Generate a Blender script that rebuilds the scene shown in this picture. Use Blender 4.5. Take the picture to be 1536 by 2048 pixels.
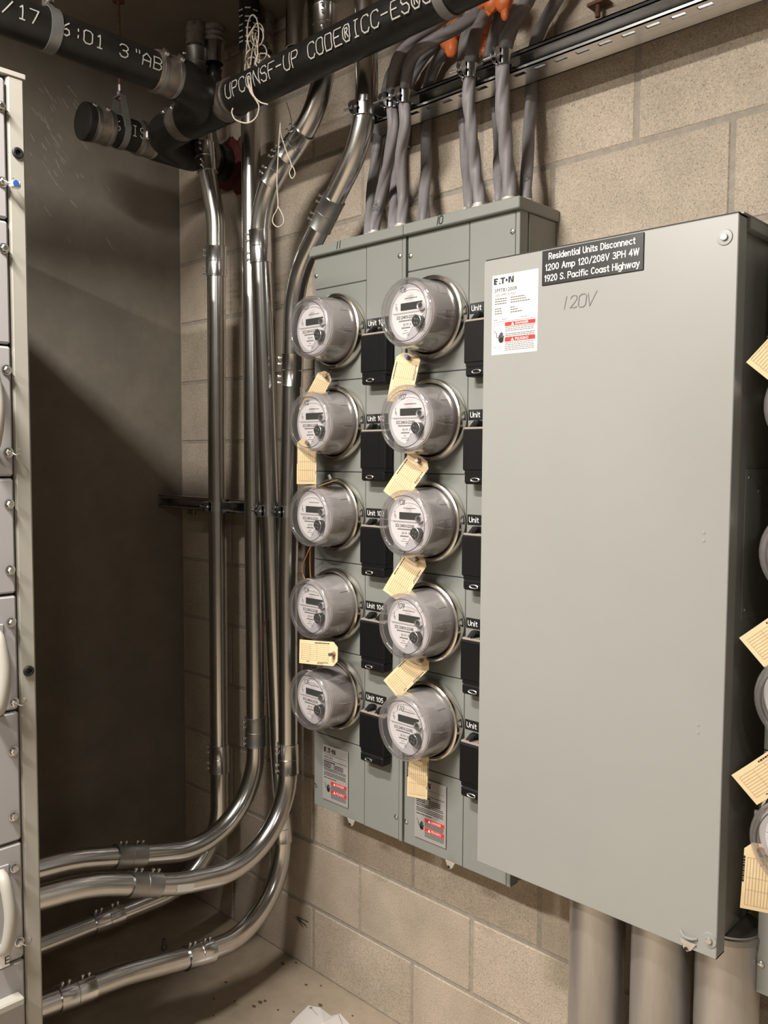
import bpy, math, random
from mathutils import Vector, Matrix
random.seed(7)
for o in list(bpy.data.objects): bpy.data.objects.remove(o)
scene = bpy.context.scene
COL = scene.collection
V = Vector

# ------------------------------------------------------------------ camera
CAM = V((2.6115, -1.6837, 1.5761)); YAW, PITCH, ROLL, FPX = .8053, -.0633, .0053, 1713.6
FW = V((-math.cos(YAW)*math.cos(PITCH), math.sin(YAW)*math.cos(PITCH), math.sin(PITCH)))
_r = FW.cross(V((0, 0, 1))).normalized(); _u = _r.cross(FW)
RT = _r*math.cos(ROLL)+_u*math.sin(ROLL); UP = -_r*math.sin(ROLL)+_u*math.cos(ROLL)
cd = bpy.data.cameras.new('camera'); cam = bpy.data.objects.new('camera', cd); COL.objects.link(cam)
cd.sensor_fit = 'VERTICAL'; cd.sensor_height = 36.0; cd.lens = FPX/2048*36.0
cd.clip_start = .02; cd.clip_end = 60
cam.matrix_world = Matrix.Translation(CAM) @ Matrix((RT, UP, -FW)).transposed().to_4x4()
scene.camera = cam

# ------------------------------------------------------------------ world, exposure
w = bpy.data.worlds.new('world'); scene.world = w; w.use_nodes = True
w.node_tree.nodes['Background'].inputs[0].default_value = (.9, .92, 1, 1)
w.node_tree.nodes['Background'].inputs[1].default_value = .02
vs = scene.view_settings
vs.view_transform = 'Standard'; vs.look = 'None'; vs.gamma = 1; vs.use_curve_mapping = False
vs.exposure = .98
scene.cycles.caustics_reflective = False; scene.cycles.caustics_refractive = False
CEIL = 2.88
# ceiling strip lamps of the room: (centre x, y, z, length along x, watts)
LAMPS = [(1.30, -2.75, 2.80, .9, 55.0), (4.10, -2.70, 2.80, .4, 10.0), (1.38, -1.65, 2.84, .5, 34.0)]
LAMP_COLOR = (1.0, .945, .875)

# ------------------------------------------------------------------ rays (measuring: pixel of the 1536x2048 frame onto a real plane)
def _ray(x, y): return FW + RT*((x-768)/FPX) + UP*((1024-y)/FPX)
def aY(x, y, Y): d = _ray(x, y); return CAM + d*((Y-CAM.y)/d.y)
def aX(x, y, X): d = _ray(x, y); return CAM + d*((X-CAM.x)/d.x)
def aZ(x, y, Z): d = _ray(x, y); return CAM + d*((Z-CAM.z)/d.z)

# ------------------------------------------------------------------ materials
def mat(name, col, rough=.5, metal=0., nscale=0, namt=0., bump=0., bscale=None, spec=.5, col2=None, rvar=0., stretch=None, objvar=0., coat=0.):
    m = bpy.data.materials.new(name); m.use_nodes = True
    nt = m.node_tree; N = nt.nodes; L = nt.links; b = N['Principled BSDF']
    b.inputs['Base Color'].default_value = (*col, 1); b.inputs['Roughness'].default_value = rough
    b.inputs['Metallic'].default_value = metal; b.inputs['Specular IOR Level'].default_value = spec
    if coat: b.inputs['Coat Weight'].default_value = coat; b.inputs['Coat Roughness'].default_value = .1
    geo = N.new('ShaderNodeNewGeometry'); src = geo.outputs['Position']
    if stretch:
        mp = N.new('ShaderNodeMapping'); mp.inputs['Scale'].default_value = stretch
        L.new(src, mp.inputs[0]); src = mp.outputs[0]
    out = None
    if nscale and (namt or rvar or col2):
        n = N.new('ShaderNodeTexNoise'); n.inputs['Scale'].default_value = nscale; n.inputs['Detail'].default_value = 6; n.inputs['Roughness'].default_value = .65
        L.new(src, n.inputs['Vector'])
        r = N.new('ShaderNodeMapRange'); r.inputs[1].default_value = .3; r.inputs[2].default_value = .7
        L.new(n.outputs['Fac'], r.inputs[0])
        mx = N.new('ShaderNodeMix'); mx.data_type = 'RGBA'
        c2 = col2 if col2 else tuple(c*(1-namt) for c in col)
        mx.inputs[6].default_value = (*c2, 1); mx.inputs[7].default_value = (*(col if col2 else tuple(min(1, c*(1+namt)) for c in col)), 1)
        L.new(r.outputs[0], mx.inputs[0]); out = mx.outputs[2]
        if rvar:
            rr = N.new('ShaderNodeMapRange'); rr.inputs[3].default_value = rough-rvar; rr.inputs[4].default_value = rough+rvar
            L.new(r.outputs[0], rr.inputs[0]); L.new(rr.outputs[0], b.inputs['Roughness'])
    if objvar:
        oi = N.new('ShaderNodeObjectInfo'); hv = N.new('ShaderNodeHueSaturation')
        mr = N.new('ShaderNodeMapRange'); mr.inputs[3].default_value = 1-objvar; mr.inputs[4].default_value = 1+objvar
        L.new(oi.outputs['Random'], mr.inputs[0]); L.new(mr.outputs[0], hv.inputs['Value'])
        if out: L.new(out, hv.inputs['Color'])
        else: hv.inputs['Color'].default_value = (*col, 1)
        out = hv.outputs[0]
    if out: L.new(out, b.inputs['Base Color'])
    if bump:
        n2 = N.new('ShaderNodeTexNoise'); n2.inputs['Scale'].default_value = bscale or 200; n2.inputs['Detail'].default_value = 5
        L.new(src, n2.inputs['Vector'])
        bp = N.new('ShaderNodeBump'); bp.inputs['Strength'].default_value = bump; bp.inputs['Distance'].default_value = .004
        L.new(n2.outputs['Fac'], bp.inputs['Height']); L.new(bp.outputs[0], b.inputs['Normal'])
    return m

M = {}
M['block'] = mat('block_face', (.525, .445, .355), .95, nscale=260, namt=.27, bump=.45, bscale=420, spec=.15, objvar=.06)
def pits(m, scale=330, thr=.63, dark=.5):
    nt = m.node_tree; N = nt.nodes; L = nt.links; b = N['Principled BSDF']; src = b.inputs['Base Color'].links[0].from_socket
    geo = N.new('ShaderNodeNewGeometry'); n = N.new('ShaderNodeTexNoise'); n.inputs['Scale'].default_value = scale; n.inputs['Detail'].default_value = 2
    L.new(geo.outputs['Position'], n.inputs['Vector']); r = N.new('ShaderNodeMapRange'); r.inputs[1].default_value = thr; r.inputs[2].default_value = thr+.05
    r.inputs[3].default_value = 1.; r.inputs[4].default_value = dark; L.new(n.outputs['Fac'], r.inputs[0])
    big = N.new('ShaderNodeTexNoise'); big.inputs['Scale'].default_value = 7; big.inputs['Detail'].default_value = 4; L.new(geo.outputs['Position'], big.inputs['Vector'])
    r2 = N.new('ShaderNodeMapRange'); r2.inputs[1].default_value = .3; r2.inputs[2].default_value = .7; r2.inputs[3].default_value = .86; r2.inputs[4].default_value = 1.1; L.new(big.outputs['Fac'], r2.inputs[0])
    mu = N.new('ShaderNodeMath'); mu.operation = 'MULTIPLY'; L.new(r.outputs[0], mu.inputs[0]); L.new(r2.outputs[0], mu.inputs[1])
    hv = N.new('ShaderNodeHueSaturation'); L.new(src, hv.inputs['Color']); L.new(mu.outputs[0], hv.inputs['Value']); L.new(hv.outputs[0], b.inputs['Base Color'])
pits(M['block'])
M['mortar'] = mat('mortar_grey', (.37, .33, .28), .95, nscale=60, namt=.15, bump=.4, bscale=160, spec=.15)
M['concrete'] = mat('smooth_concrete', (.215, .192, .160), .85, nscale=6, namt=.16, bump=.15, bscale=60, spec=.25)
M['floor'] = mat('floor_concrete', (.42, .345, .26), .8, nscale=9, namt=.14, bump=.15, bscale=90, spec=.3)
M['ceiling'] = mat('ceiling_concrete', (.20, .172, .140), .9, nscale=5, namt=.15, bump=.2, bscale=50, spec=.2)
M['wallplain'] = mat('painted_wall', (.24, .225, .20), .9, nscale=4, namt=.05, spec=.2)
M['galv'] = mat('galvanised_steel', (.62, .62, .61), .23, 1., nscale=30, namt=.05, rvar=.012, stretch=(1, 1, .3))
M['galvdull'] = mat('galvanised_dull', (.38, .38, .37), .42, 1., nscale=30, namt=.08, rvar=.02)
M['zinc'] = mat('zinc_bright', (.70, .71, .72), .22, 1., nscale=20, namt=.05, rvar=.015)
M['rigid'] = mat('rigid_conduit_zinc', (.56, .545, .53), .40, .85, nscale=14, namt=.2, rvar=.1, stretch=(1, 1, .12))
M['steel'] = mat('stainless_ring', (.74, .70, .64), .22, 1., nscale=40, namt=.08, rvar=.05)
M['chrome'] = mat('screw_zinc', (.74, .74, .73), .3, 1.)
M['tab'] = mat('hasp_plate', (.62, .57, .50), .5, .2)
M['pipeink'] = mat('pipe_ink', (.50, .48, .44), .7)
M['facedark'] = mat('dial_ink', (.05, .048, .05), .6)
M['abs'] = mat('black_abs', (.014, .013, .012), .38, nscale=25, namt=.3, spec=.45, rvar=.06)
M['band'] = mat('coupling_band', (.30, .255, .215), .42, .75, nscale=35, namt=.3, rvar=.08)
M['panel'] = mat('panel_grey_green', (.262, .272, .250), .42, nscale=4, namt=.02, spec=.45)
M['panelside'] = mat('panel_seam_dark', (.03, .032, .03), .7)
M['disc'] = mat('disconnect_grey', (.338, .341, .320), .36, nscale=3, namt=.025, spec=.5)
M['gear'] = mat('switchgear_grey', (.40, .385, .39), .45, nscale=5, namt=.02, spec=.4)
M['gearpost'] = mat('switchgear_post', (.42, .405, .355), .45, nscale=5, namt=.02, spec=.4)
M['black'] = mat('black_plastic', (.006, .006, .006), .5, spec=.3)
M['placard'] = mat('engraved_black', (.012, .012, .012), .35)
M['white'] = mat('white_print', (.86, .86, .84), .6)
M['label'] = mat('white_label', (.80, .79, .76), .55)
M['clearlabel'] = mat('silver_label', (.36, .345, .33), .45)
M['ink'] = mat('black_ink', (.012, .012, .012), .6)
M['greyink'] = mat('grey_ink', (.16, .15, .14), .6)
M['red'] = mat('danger_red', (.70, .035, .028), .55)
M['face'] = mat('meter_face', (.80, .77, .78), .5)
M['bodyg'] = mat('meter_body_grey', (.50, .475, .465), .45, nscale=25, namt=.06)
M['facebase'] = mat('meter_face_base', (.52, .50, .52), .5)
M['lcd'] = mat('meter_display', (.012, .014, .012), .15)
M['manila'] = mat('manila_card', (.83, .66, .40), .75, nscale=40, namt=.05, spec=.25)
M['tagink'] = mat('tag_rule_ink', (.42, .28, .16), .7)
M['eyelet'] = mat('tag_eyelet', (.45, .16, .12), .7)
M['cable'] = mat('grey_cable_jacket', (.235, .222, .228), .5, nscale=60, namt=.08, spec=.35)
M['orange'] = mat('orange_firestop', (.80, .20, .055), .45, nscale=40, namt=.15, bump=.5, bscale=60, spec=.5)
M['redseal'] = mat('red_firestop', (.10, .016, .014), .7, nscale=40, namt=.2, bump=.5, bscale=50)
M['twine'] = mat('pull_string', (.66, .60, .50), .8, nscale=300, namt=.15)
M['tape'] = mat('printed_pipe_tape', (.018, .018, .018), .35)
M['tapegrey'] = mat('crumpled_tape', (.22, .20, .17), .55, nscale=50, namt=.5, bump=.6, bscale=70)
M['copper'] = mat('orange_wire', (.50, .22, .10), .5)
M['rust'] = mat('rusty_rod', (.16, .075, .05), .7, .3, nscale=80, namt=.3)
M['darkgal'] = mat('hanger_strap', (.26, .26, .245), .45, .6, nscale=30, namt=.15)
M['rubber'] = mat('black_rubber', (.012, .012, .012), .6)
M['paper'] = mat('white_paper', (.74, .71, .68), .8)
M['beige'] = mat('breaker_ledge', (.36, .31, .26), .6)
M['blue'] = mat('blue_seal', (.03, .10, .42), .4)
M['leaf'] = mat('floor_debris', (.13, .08, .04), .9)
M['scuff'] = mat('plaster_splash', (.36, .325, .275), .9)
M['clearplastic'] = mat('clear_seal_plastic', (.75, .75, .76), .2)
M['lamp'] = mat('lamp_housing', (.8, .8, .8), .5)

def glassmat():
    m = bpy.data.materials.new('clear_polycarbonate'); m.use_nodes = True
    nt = m.node_tree; N = nt.nodes; L = nt.links; N.clear()
    o = N.new('ShaderNodeOutputMaterial'); mx = N.new('ShaderNodeMixShader')
    t = N.new('ShaderNodeBsdfTransparent'); t.inputs[0].default_value = (.96, .952, .952, 1)
    g = N.new('ShaderNodeBsdfGlossy'); g.inputs['Roughness'].default_value = .03; g.inputs[0].default_value = (1, 1, 1, 1)
    lw = N.new('ShaderNodeLayerWeight'); lw.inputs[0].default_value = .5
    pw = N.new('ShaderNodeMath'); pw.operation = 'POWER'; pw.inputs[1].default_value = 3.2
    ma = N.new('ShaderNodeMath'); ma.operation = 'MULTIPLY_ADD'; ma.inputs[1].default_value = .85; ma.inputs[2].default_value = .07
    L.new(lw.outputs['Facing'], pw.inputs[0]); L.new(pw.outputs[0], ma.inputs[0]); L.new(ma.outputs[0], mx.inputs[0])
    df = N.new('ShaderNodeBsdfDiffuse'); df.inputs[0].default_value = (.80, .78, .78, 1); m2 = N.new('ShaderNodeMixShader'); m2.inputs[0].default_value = .05
    L.new(t.outputs[0], m2.inputs[1]); L.new(df.outputs[0], m2.inputs[2])
    L.new(m2.outputs[0], mx.inputs[1]); L.new(g.outputs[0], mx.inputs[2]); L.new(mx.outputs[0], o.inputs[0])
    return m
M['glass'] = glassmat()
def emit(name, col, s):
    m = bpy.data.materials.new(name); m.use_nodes = True; N = m.node_tree.nodes; N.clear()
    e = N.new('ShaderNodeEmission'); e.inputs[0].default_value = (*col, 1); e.inputs[1].default_value = s
    o = N.new('ShaderNodeOutputMaterial'); m.node_tree.links.new(e.outputs[0], o.inputs[0]); return m

# ------------------------------------------------------------------ geometry collector
def frame(d):
    d = V(d).normalized(); a = V((0, 0, 1)) if abs(d.z) < .9 else V((1, 0, 0))
    x = a.cross(d).normalized(); return x, d.cross(x), d

class G:
    def __init__(s): s.v = []; s.f = []; s.mi = []; s.cur = 0
    def add(s, vs_, fs):
        n = len(s.v); s.v += [tuple(p) for p in vs_]
        for f in fs: s.f.append(tuple(i+n for i in f)); s.mi.append(s.cur)
        return s
    def obox(s, c, ax, h, bev=0.):
        c = V(c); ax = [V(a) for a in ax]; vs_ = []; idx = {}
        if bev <= 0:
            for i in range(8):
                sg = [1 if i >> k & 1 else -1 for k in range(3)]
                vs_.append(c+sum((ax[k]*h[k]*sg[k] for k in range(3)), V((0, 0, 0))))
            return s.add(vs_, [(0, 2, 3, 1), (4, 5, 7, 6), (0, 1, 5, 4), (2, 6, 7, 3), (0, 4, 6, 2), (1, 3, 7, 5)])
        bev = min(bev, min(h)*.95)
        for sx in (-1, 1):
            for sy in (-1, 1):
                for sz in (-1, 1):
                    sg = (sx, sy, sz)
                    for k in range(3):
                        q = [h[j]*sg[j] if j == k else (h[j]-bev)*sg[j] for j in range(3)]
                        idx[(sg, k)] = len(vs_); vs_.append(c+ax[0]*q[0]+ax[1]*q[1]+ax[2]*q[2])
        fs = []
        def fix(f, nrm):
            a, b_, c_ = (vs_[f[0]], vs_[f[1]], vs_[f[2]])
            if (b_-a).cross(c_-a).dot(nrm) < 0: f = f[::-1]
            fs.append(tuple(f))
        for k in range(3):
            i, j = (k+1) % 3, (k+2) % 3
            for sk in (-1, 1):
                def g(a, b_):
                    q = [0, 0, 0]; q[k] = sk; q[i] = a; q[j] = b_; return tuple(q)
                fix([idx[(g(-1, -1), k)], idx[(g(1, -1), k)], idx[(g(1, 1), k)], idx[(g(-1, 1), k)]], ax[k]*sk)
            for si in (-1, 1):
                for sj in (-1, 1):
                    def e(a):
                        q = [0, 0, 0]; q[k] = a; q[i] = si; q[j] = sj; return tuple(q)
                    fix([idx[(e(-1), i)], idx[(e(1), i)], idx[(e(1), j)], idx[(e(-1), j)]], ax[i]*si+ax[j]*sj)
        for sx in (-1, 1):
            for sy in (-1, 1):
                for sz in (-1, 1):
                    sg = (sx, sy, sz); fix([idx[(sg, 0)], idx[(sg, 1)], idx[(sg, 2)]], ax[0]*sx+ax[1]*sy+ax[2]*sz)
        return s.add(vs_, fs)
    def box(s, lo, hi, bev=0.):
        lo, hi = V(lo), V(hi)
        return s.obox((lo+hi)/2, (V((1, 0, 0)), V((0, 1, 0)), V((0, 0, 1))), [abs(x)/2 for x in (hi-lo)], bev)
    def cyl(s, p0, p1, r0, r1=None, seg=16, caps=True):
        return s.tube([p0, p1], [r0, r0 if r1 is None else r1], seg, caps)
    def tube(s, pts, r, seg=12, caps=True, fn=None):
        pts = [V(p) for p in pts]; n = len(pts); rr = r if isinstance(r, (list, tuple)) else [r]*n
        t = [(pts[min(i+1, n-1)]-pts[max(i-1, 0)]).normalized() for i in range(n)]
        x, y, _ = frame(t[0]); vs_ = []; dist = 0
        for i in range(n):
            if i:
                q = t[i-1].rotation_difference(t[i]); x = q @ x; y = t[i].cross(x); dist += (pts[i]-pts[i-1]).length
            for k in range(seg):
                a = 2*math.pi*k/seg; R = rr[i]*(fn(a, dist) if fn else 1)
                vs_.append(pts[i]+(x*math.cos(a)+y*math.sin(a))*R)
        fs = [(i*seg+k, i*seg+(k+1) % seg, (i+1)*seg+(k+1) % seg, (i+1)*seg+k) for i in range(n-1) for k in range(seg)]
        if caps: fs += [tuple(range(seg))[::-1], tuple((n-1)*seg+k for k in range(seg))]
        return s.add(vs_, fs)
    def lathe(s, prof, org, axis, seg=40):
        # prof: (radius, height along axis), first/last may have radius 0
        x, y, d = frame(axis); org = V(org); vs_ = []; rows = []
        for r, h in prof:
            if r < 1e-7: rows.append([len(vs_)]); vs_.append(org+d*h)
            else:
                rows.append(list(range(len(vs_), len(vs_)+seg)))
                vs_ += [org+d*h+(x*math.cos(2*math.pi*k/seg)+y*math.sin(2*math.pi*k/seg))*r for k in range(seg)]
        fs = []
        for a, b in zip(rows[:-1], rows[1:]):
            for k in range(seg):
                k2 = (k+1) % seg
                if len(a) == 1 and len(b) == 1: continue
                if len(a) == 1: fs.append((a[0], b[k2], b[k]))
                elif len(b) == 1: fs.append((a[k], a[k2], b[0]))
                else: fs.append((a[k], a[k2], b[k2], b[k]))
        return s.add(vs_, fs)
    def prism(s, pts, off):
        pts = [V(p) for p in pts]; off = V(off); n = len(pts)
        return s.add(pts+[p+off for p in pts], [tuple(range(n)), tuple(range(2*n-1, n-1, -1))]+[(i, i+n, (i+1) % n+n, (i+1) % n) for i in range(n)])
    def flat(s, pts): return s.add(pts, [tuple(range(len(pts)))])
    def ribbon(s, pts, nrm, wd, th=0.):
        # flat stroke lying on a surface; nrm is a vector or a function(index)
        pts = [V(p) for p in pts]; n = len(pts); vs_ = []
        for i in range(1, n-1):                                     # sharp corner: separate strokes
            if (pts[i]-pts[i-1]).angle(pts[i+1]-pts[i], 0) > .75:
                s.ribbon(pts[:i+1], nrm, wd); return s.ribbon(pts[i:], (lambda j, i=i: nrm(j+i)) if callable(nrm) else nrm, wd)
        s.lay = (getattr(s, 'lay', 0)+1) % 10
        ring = n > 6 and (pts[0]-pts[-1]).length < wd*.3
        for i in range(n):
            t = (pts[min(i+1, n-1)]-pts[max(i-1, 0)]).normalized()
            if ring and i in (0, n-1): t = (pts[1]-pts[-2]).normalized()
            nn = nrm(i) if callable(nrm) else V(nrm); sd = t.cross(nn).normalized()*wd/2
            e = 0 if ring else wd*.45
            a = pts[i]+nn*(s.lay*3e-5+i*3e-6)-(t*e if i == 0 else V((0, 0, 0)))+(t*e if i == n-1 else V((0, 0, 0)))
            vs_ += [a+sd, a-sd]
        return s.add(vs_, [(2*i, 2*i+1, 2*i+3, 2*i+2) for i in range(n-1)])
    def sphere(s, c, r, seg=14, rings=8, sc=(1, 1, 1), wob=0., seed=0):
        rnd = random.Random(seed); c = V(c); vs_ = [c+V((0, 0, r*sc[2]))]
        for i in range(1, rings):
            for k in range(seg):
                a, b = math.pi*i/rings, 2*math.pi*k/seg; q = r*(1+wob*rnd.uniform(-1, 1))
                vs_.append(c+V((math.sin(a)*math.cos(b)*q*sc[0], math.sin(a)*math.sin(b)*q*sc[1], math.cos(a)*q*sc[2])))
        vs_.append(c-V((0, 0, r*sc[2]))); L_ = len(vs_)-1
        fs = [(0, 1+k, 1+(k+1) % seg) for k in range(seg)]
        fs += [(1+i*seg+k, 1+(i+1)*seg+k, 1+(i+1)*seg+(k+1) % seg, 1+i*seg+(k+1) % seg) for i in range(rings-2) for k in range(seg)]
        fs += [(L_, 1+(rings-2)*seg+(k+1) % seg, 1+(rings-2)*seg+k) for k in range(seg)]
        return s.add(vs_, fs)
    def mesh(s, name, mats, smooth=35):
        me = bpy.data.meshes.new(name); me.from_pydata(s.v, [], s.f)
        for m in (mats if isinstance(mats, (list, tuple)) else [mats]): me.materials.append(M[m] if isinstance(m, str) else m)
        me.polygons.foreach_set('material_index', s.mi)
        if smooth:
            me.polygons.foreach_set('use_smooth', [True]*len(s.f)); me.set_sharp_from_angle(angle=math.radians(smooth))
        me.update(); return me
    def build(s, name, mats, parent=None, smooth=35, local=False):
        o = bpy.data.objects.new(name, s.mesh(name, mats, smooth)); COL.objects.link(o)
        if parent:
            o.parent = parent
            if not local: o.location = -worldloc(parent)
        return o
def worldloc(o):
    p = V(o.location)
    while o.parent: o = o.parent; p += V(o.location)
    return p

def tag(o, label=None, cat=None, group=None, kind=None):
    for k, v_ in (('label', label), ('category', cat), ('group', group), ('kind', kind)):
        if v_: o[k] = v_
    return o
def thing(name, label, cat, loc=(0, 0, 0), group=None):
    o = bpy.data.objects.new(name, None); COL.objects.link(o); o.location = loc; o.empty_display_size = .05
    return tag(o, label, cat, group)
def plink(name, me, parent, loc=(0, 0, 0), rot=None):
    o = bpy.data.objects.new(name, me); COL.objects.link(o); o.parent = parent; o.location = loc
    if rot: o.rotation_euler = rot
    return o
def copy_tree(o, parent=None):
    c = o.copy(); COL.objects.link(c)
    if parent: c.parent = parent
    for ch in list(o.children): copy_tree(ch, c)
    return c

# ------------------------------------------------------------------ lettering
_tc = {}
def text_data(st, bold=0.):
    if (st, bold) not in _tc:
        cu = bpy.data.curves.new('t', 'FONT'); cu.body = st; cu.size = 1; cu.align_x = 'LEFT'; cu.align_y = 'BOTTOM_BASELINE'; cu.offset = bold; cu.resolution_u = 3
        ob = bpy.data.objects.new('t', cu); COL.objects.link(ob)
        me = bpy.data.meshes.new_from_object(ob)
        vv = [(v_.co.x, v_.co.y) for v_ in me.vertices]; ff = [tuple(p.vertices) for p in me.polygons]
        bpy.data.objects.remove(ob); bpy.data.curves.remove(cu); bpy.data.meshes.remove(me)
        _tc[(st, bold)] = (vv, ff, min(p[0] for p in vv), max(p[0] for p in vv))
    return _tc[(st, bold)]
def text(g, st, org, ax, az, size, width=None, align='L', bold=0.):
    vv, ff, a, b = text_data(st, bold); ax, az, org = V(ax), V(az), V(org)
    sx = size if width is None else width/(b-a); off = {'L': a, 'C': (a+b)/2, 'R': b}[align]
    return g.add([org+ax*((p[0]-off)*sx)+az*(p[1]*size) for p in vv], ff)
SF = {  # single-stroke letters on a 4 x 6 grid
 'U': [[(0, 6), (0, 1), (1, 0), (3, 0), (4, 1), (4, 6)]], 'P': [[(0, 0), (0, 6), (3, 6), (4, 5), (4, 4), (3, 3), (0, 3)]],
 'C': [[(4, 5), (3, 6), (1, 6), (0, 5), (0, 1), (1, 0), (3, 0), (4, 1)]], 'N': [[(0, 0), (0, 6), (4, 0), (4, 6)]],
 'S': [[(4, 5), (3, 6), (1, 6), (0, 5), (0, 4), (1, 3), (3, 3), (4, 2), (4, 1), (3, 0), (1, 0), (0, 1)]],
 'F': [[(0, 0), (0, 6), (4, 6)], [(0, 3), (3, 3)]], '-': [[(.3, 3), (3.7, 3)]], 'O': [[(0, 1), (0, 5), (1, 6), (3, 6), (4, 5), (4, 1), (3, 0), (1, 0), (0, 1)]],
 'D': [[(0, 0), (0, 6), (3, 6), (4, 5), (4, 1), (3, 0), (0, 0)]], 'E': [[(4, 6), (0, 6), (0, 0), (4, 0)], [(0, 3), (3, 3)]],
 'I': [[(1, 6), (3, 6)], [(2, 6), (2, 0)], [(1, 0), (3, 0)]], 'A': [[(0, 0), (0, 4), (2, 6), (4, 4), (4, 0)], [(0, 2.3), (4, 2.3)]],
 'B': [[(0, 0), (0, 6), (3, 6), (4, 5), (4, 4), (3, 3), (0, 3)], [(3, 3), (4, 2), (4, 1), (3, 0), (0, 0)]],
 '@': [[(0, 1.5), (0, 4.5), (1, 6), (3, 6), (4, 4.5), (4, 1.5), (3, 0), (1, 0), (0, 1.5)], [(1.3, 1.4), (1.3, 4.6), (2.5, 4.6), (2.8, 4), (2.5, 3.2), (1.3, 3.1)], [(1.9, 3.1), (2.9, 1.4)]],
 '/': [[(0, 0), (4, 6)]], "'": [[(2, 6), (2, 3)]], ':': [[(2, 1), (2, 1.9)], [(2, 4), (2, 4.9)]], '"': [[(1.2, 6), (1.2, 4.6)], [(2.8, 6), (2.8, 4.6)]],
 '0': [[(0, 1), (0, 5), (1, 6), (3, 6), (4, 5), (4, 1), (3, 0), (1, 0), (0, 1)]], '1': [[(1, 5), (2, 6), (2, 0)], [(1, 0), (3, 0)]], 'l': [[(2.4, 6), (1.8, 0)]],
 '2': [[(0, 4.6), (.6, 5.7), (2, 6), (3.4, 5.5), (3.6, 4.2), (2.6, 2.6), (.3, .3), (1, .5), (2.4, .1), (4, .5)]],
 '3': [[(0, 5), (1, 6), (3, 6), (4, 5), (4, 4), (3, 3), (1.5, 3)], [(3, 3), (4, 2), (4, 1), (3, 0), (1, 0), (0, 1)]],
 '4': [[(1, 6), (.4, 3), (3.6, 3.2)], [(3.2, 6), (2.6, 0)]], '5': [[(3.6, 6), (.8, 6), (.5, 3.4), (2.6, 3.6), (3.6, 2.4), (3.2, .8), (1.8, 0), (.2, .6)]],
 '6': [[(3.3, 6), (1.2, 4.2), (.3, 2), (.8, .4), (2.3, 0), (3.5, 1), (3.2, 2.5), (2, 3), (.6, 2.2)]], '7': [[(.2, 6), (3.8, 6), (1.4, 0)]],
 '8': [[(2, 3.2), (.5, 4.4), (1, 5.7), (2.4, 6), (3.4, 5), (2.8, 3.8), (.8, 2.2), (.5, .8), (1.8, 0), (3.3, .8), (3.2, 2.2), (2, 3.2)]],
 '9': [[(3.5, 4.6), (2.4, 3.2), (.8, 3.4), (.4, 5), (1.5, 6), (3, 5.8), (3.6, 4.4), (3.1, 2), (2.6, 0)]], 'V': [[(0, 6), (1.6, 0), (4.6, 6.6)]], 'i': [[(2, 4), (2, 0)]]}
def strokes(st, size, adv, wr=.62, slant=0.):
    out = []; x = 0
    for ch in st:
        for pl in SF.get(ch, []):
            out.append([(x+(px/4*wr+slant*py/6)*size, py/6*size) for px, py in pl])
        x += adv
    return out
def write(g, st, org, ax, az, nrm, size, adv, wd, wr=.6, slant=.12):
    ax, az, org = V(ax), V(az), V(org)
    for pl in strokes(st, size, adv, wr, slant): g.ribbon([org+ax*a+az*b for a, b in pl], nrm, wd)
def bars(g, org, ax, az, x0, x1, z, h, rnd, gap=.25, lo=.004, hi=.012):
    # a line of print too small to read: broken short marks
    ax, az, org = V(ax), V(az), V(org); x = x0
    while x < x1-lo*.5:
        l = min(rnd.uniform(lo, hi), x1-x)
        g.flat([org+ax*x+az*z, org+ax*(x+l)+az*z, org+ax*(x+l)+az*(z+h), org+ax*x+az*(z+h)]); x += l+lo*gap
def _arc(cx, cy, rx, ry, a0, a1, n=9): return [(cx+rx*math.cos(math.radians(a0+(a1-a0)*i/n)), cy+ry*math.sin(math.radians(a0+(a1-a0)*i/n))) for i in range(n+1)]
_bowl = _arc(1.75, 2, 1.75, 2, 0, 360, 14); _arch = [(0, 2.4)]+_arc(1.6, 2.4, 1.6, 1.6, 180, 0, 7)+[(3.2, 0)]
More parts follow.
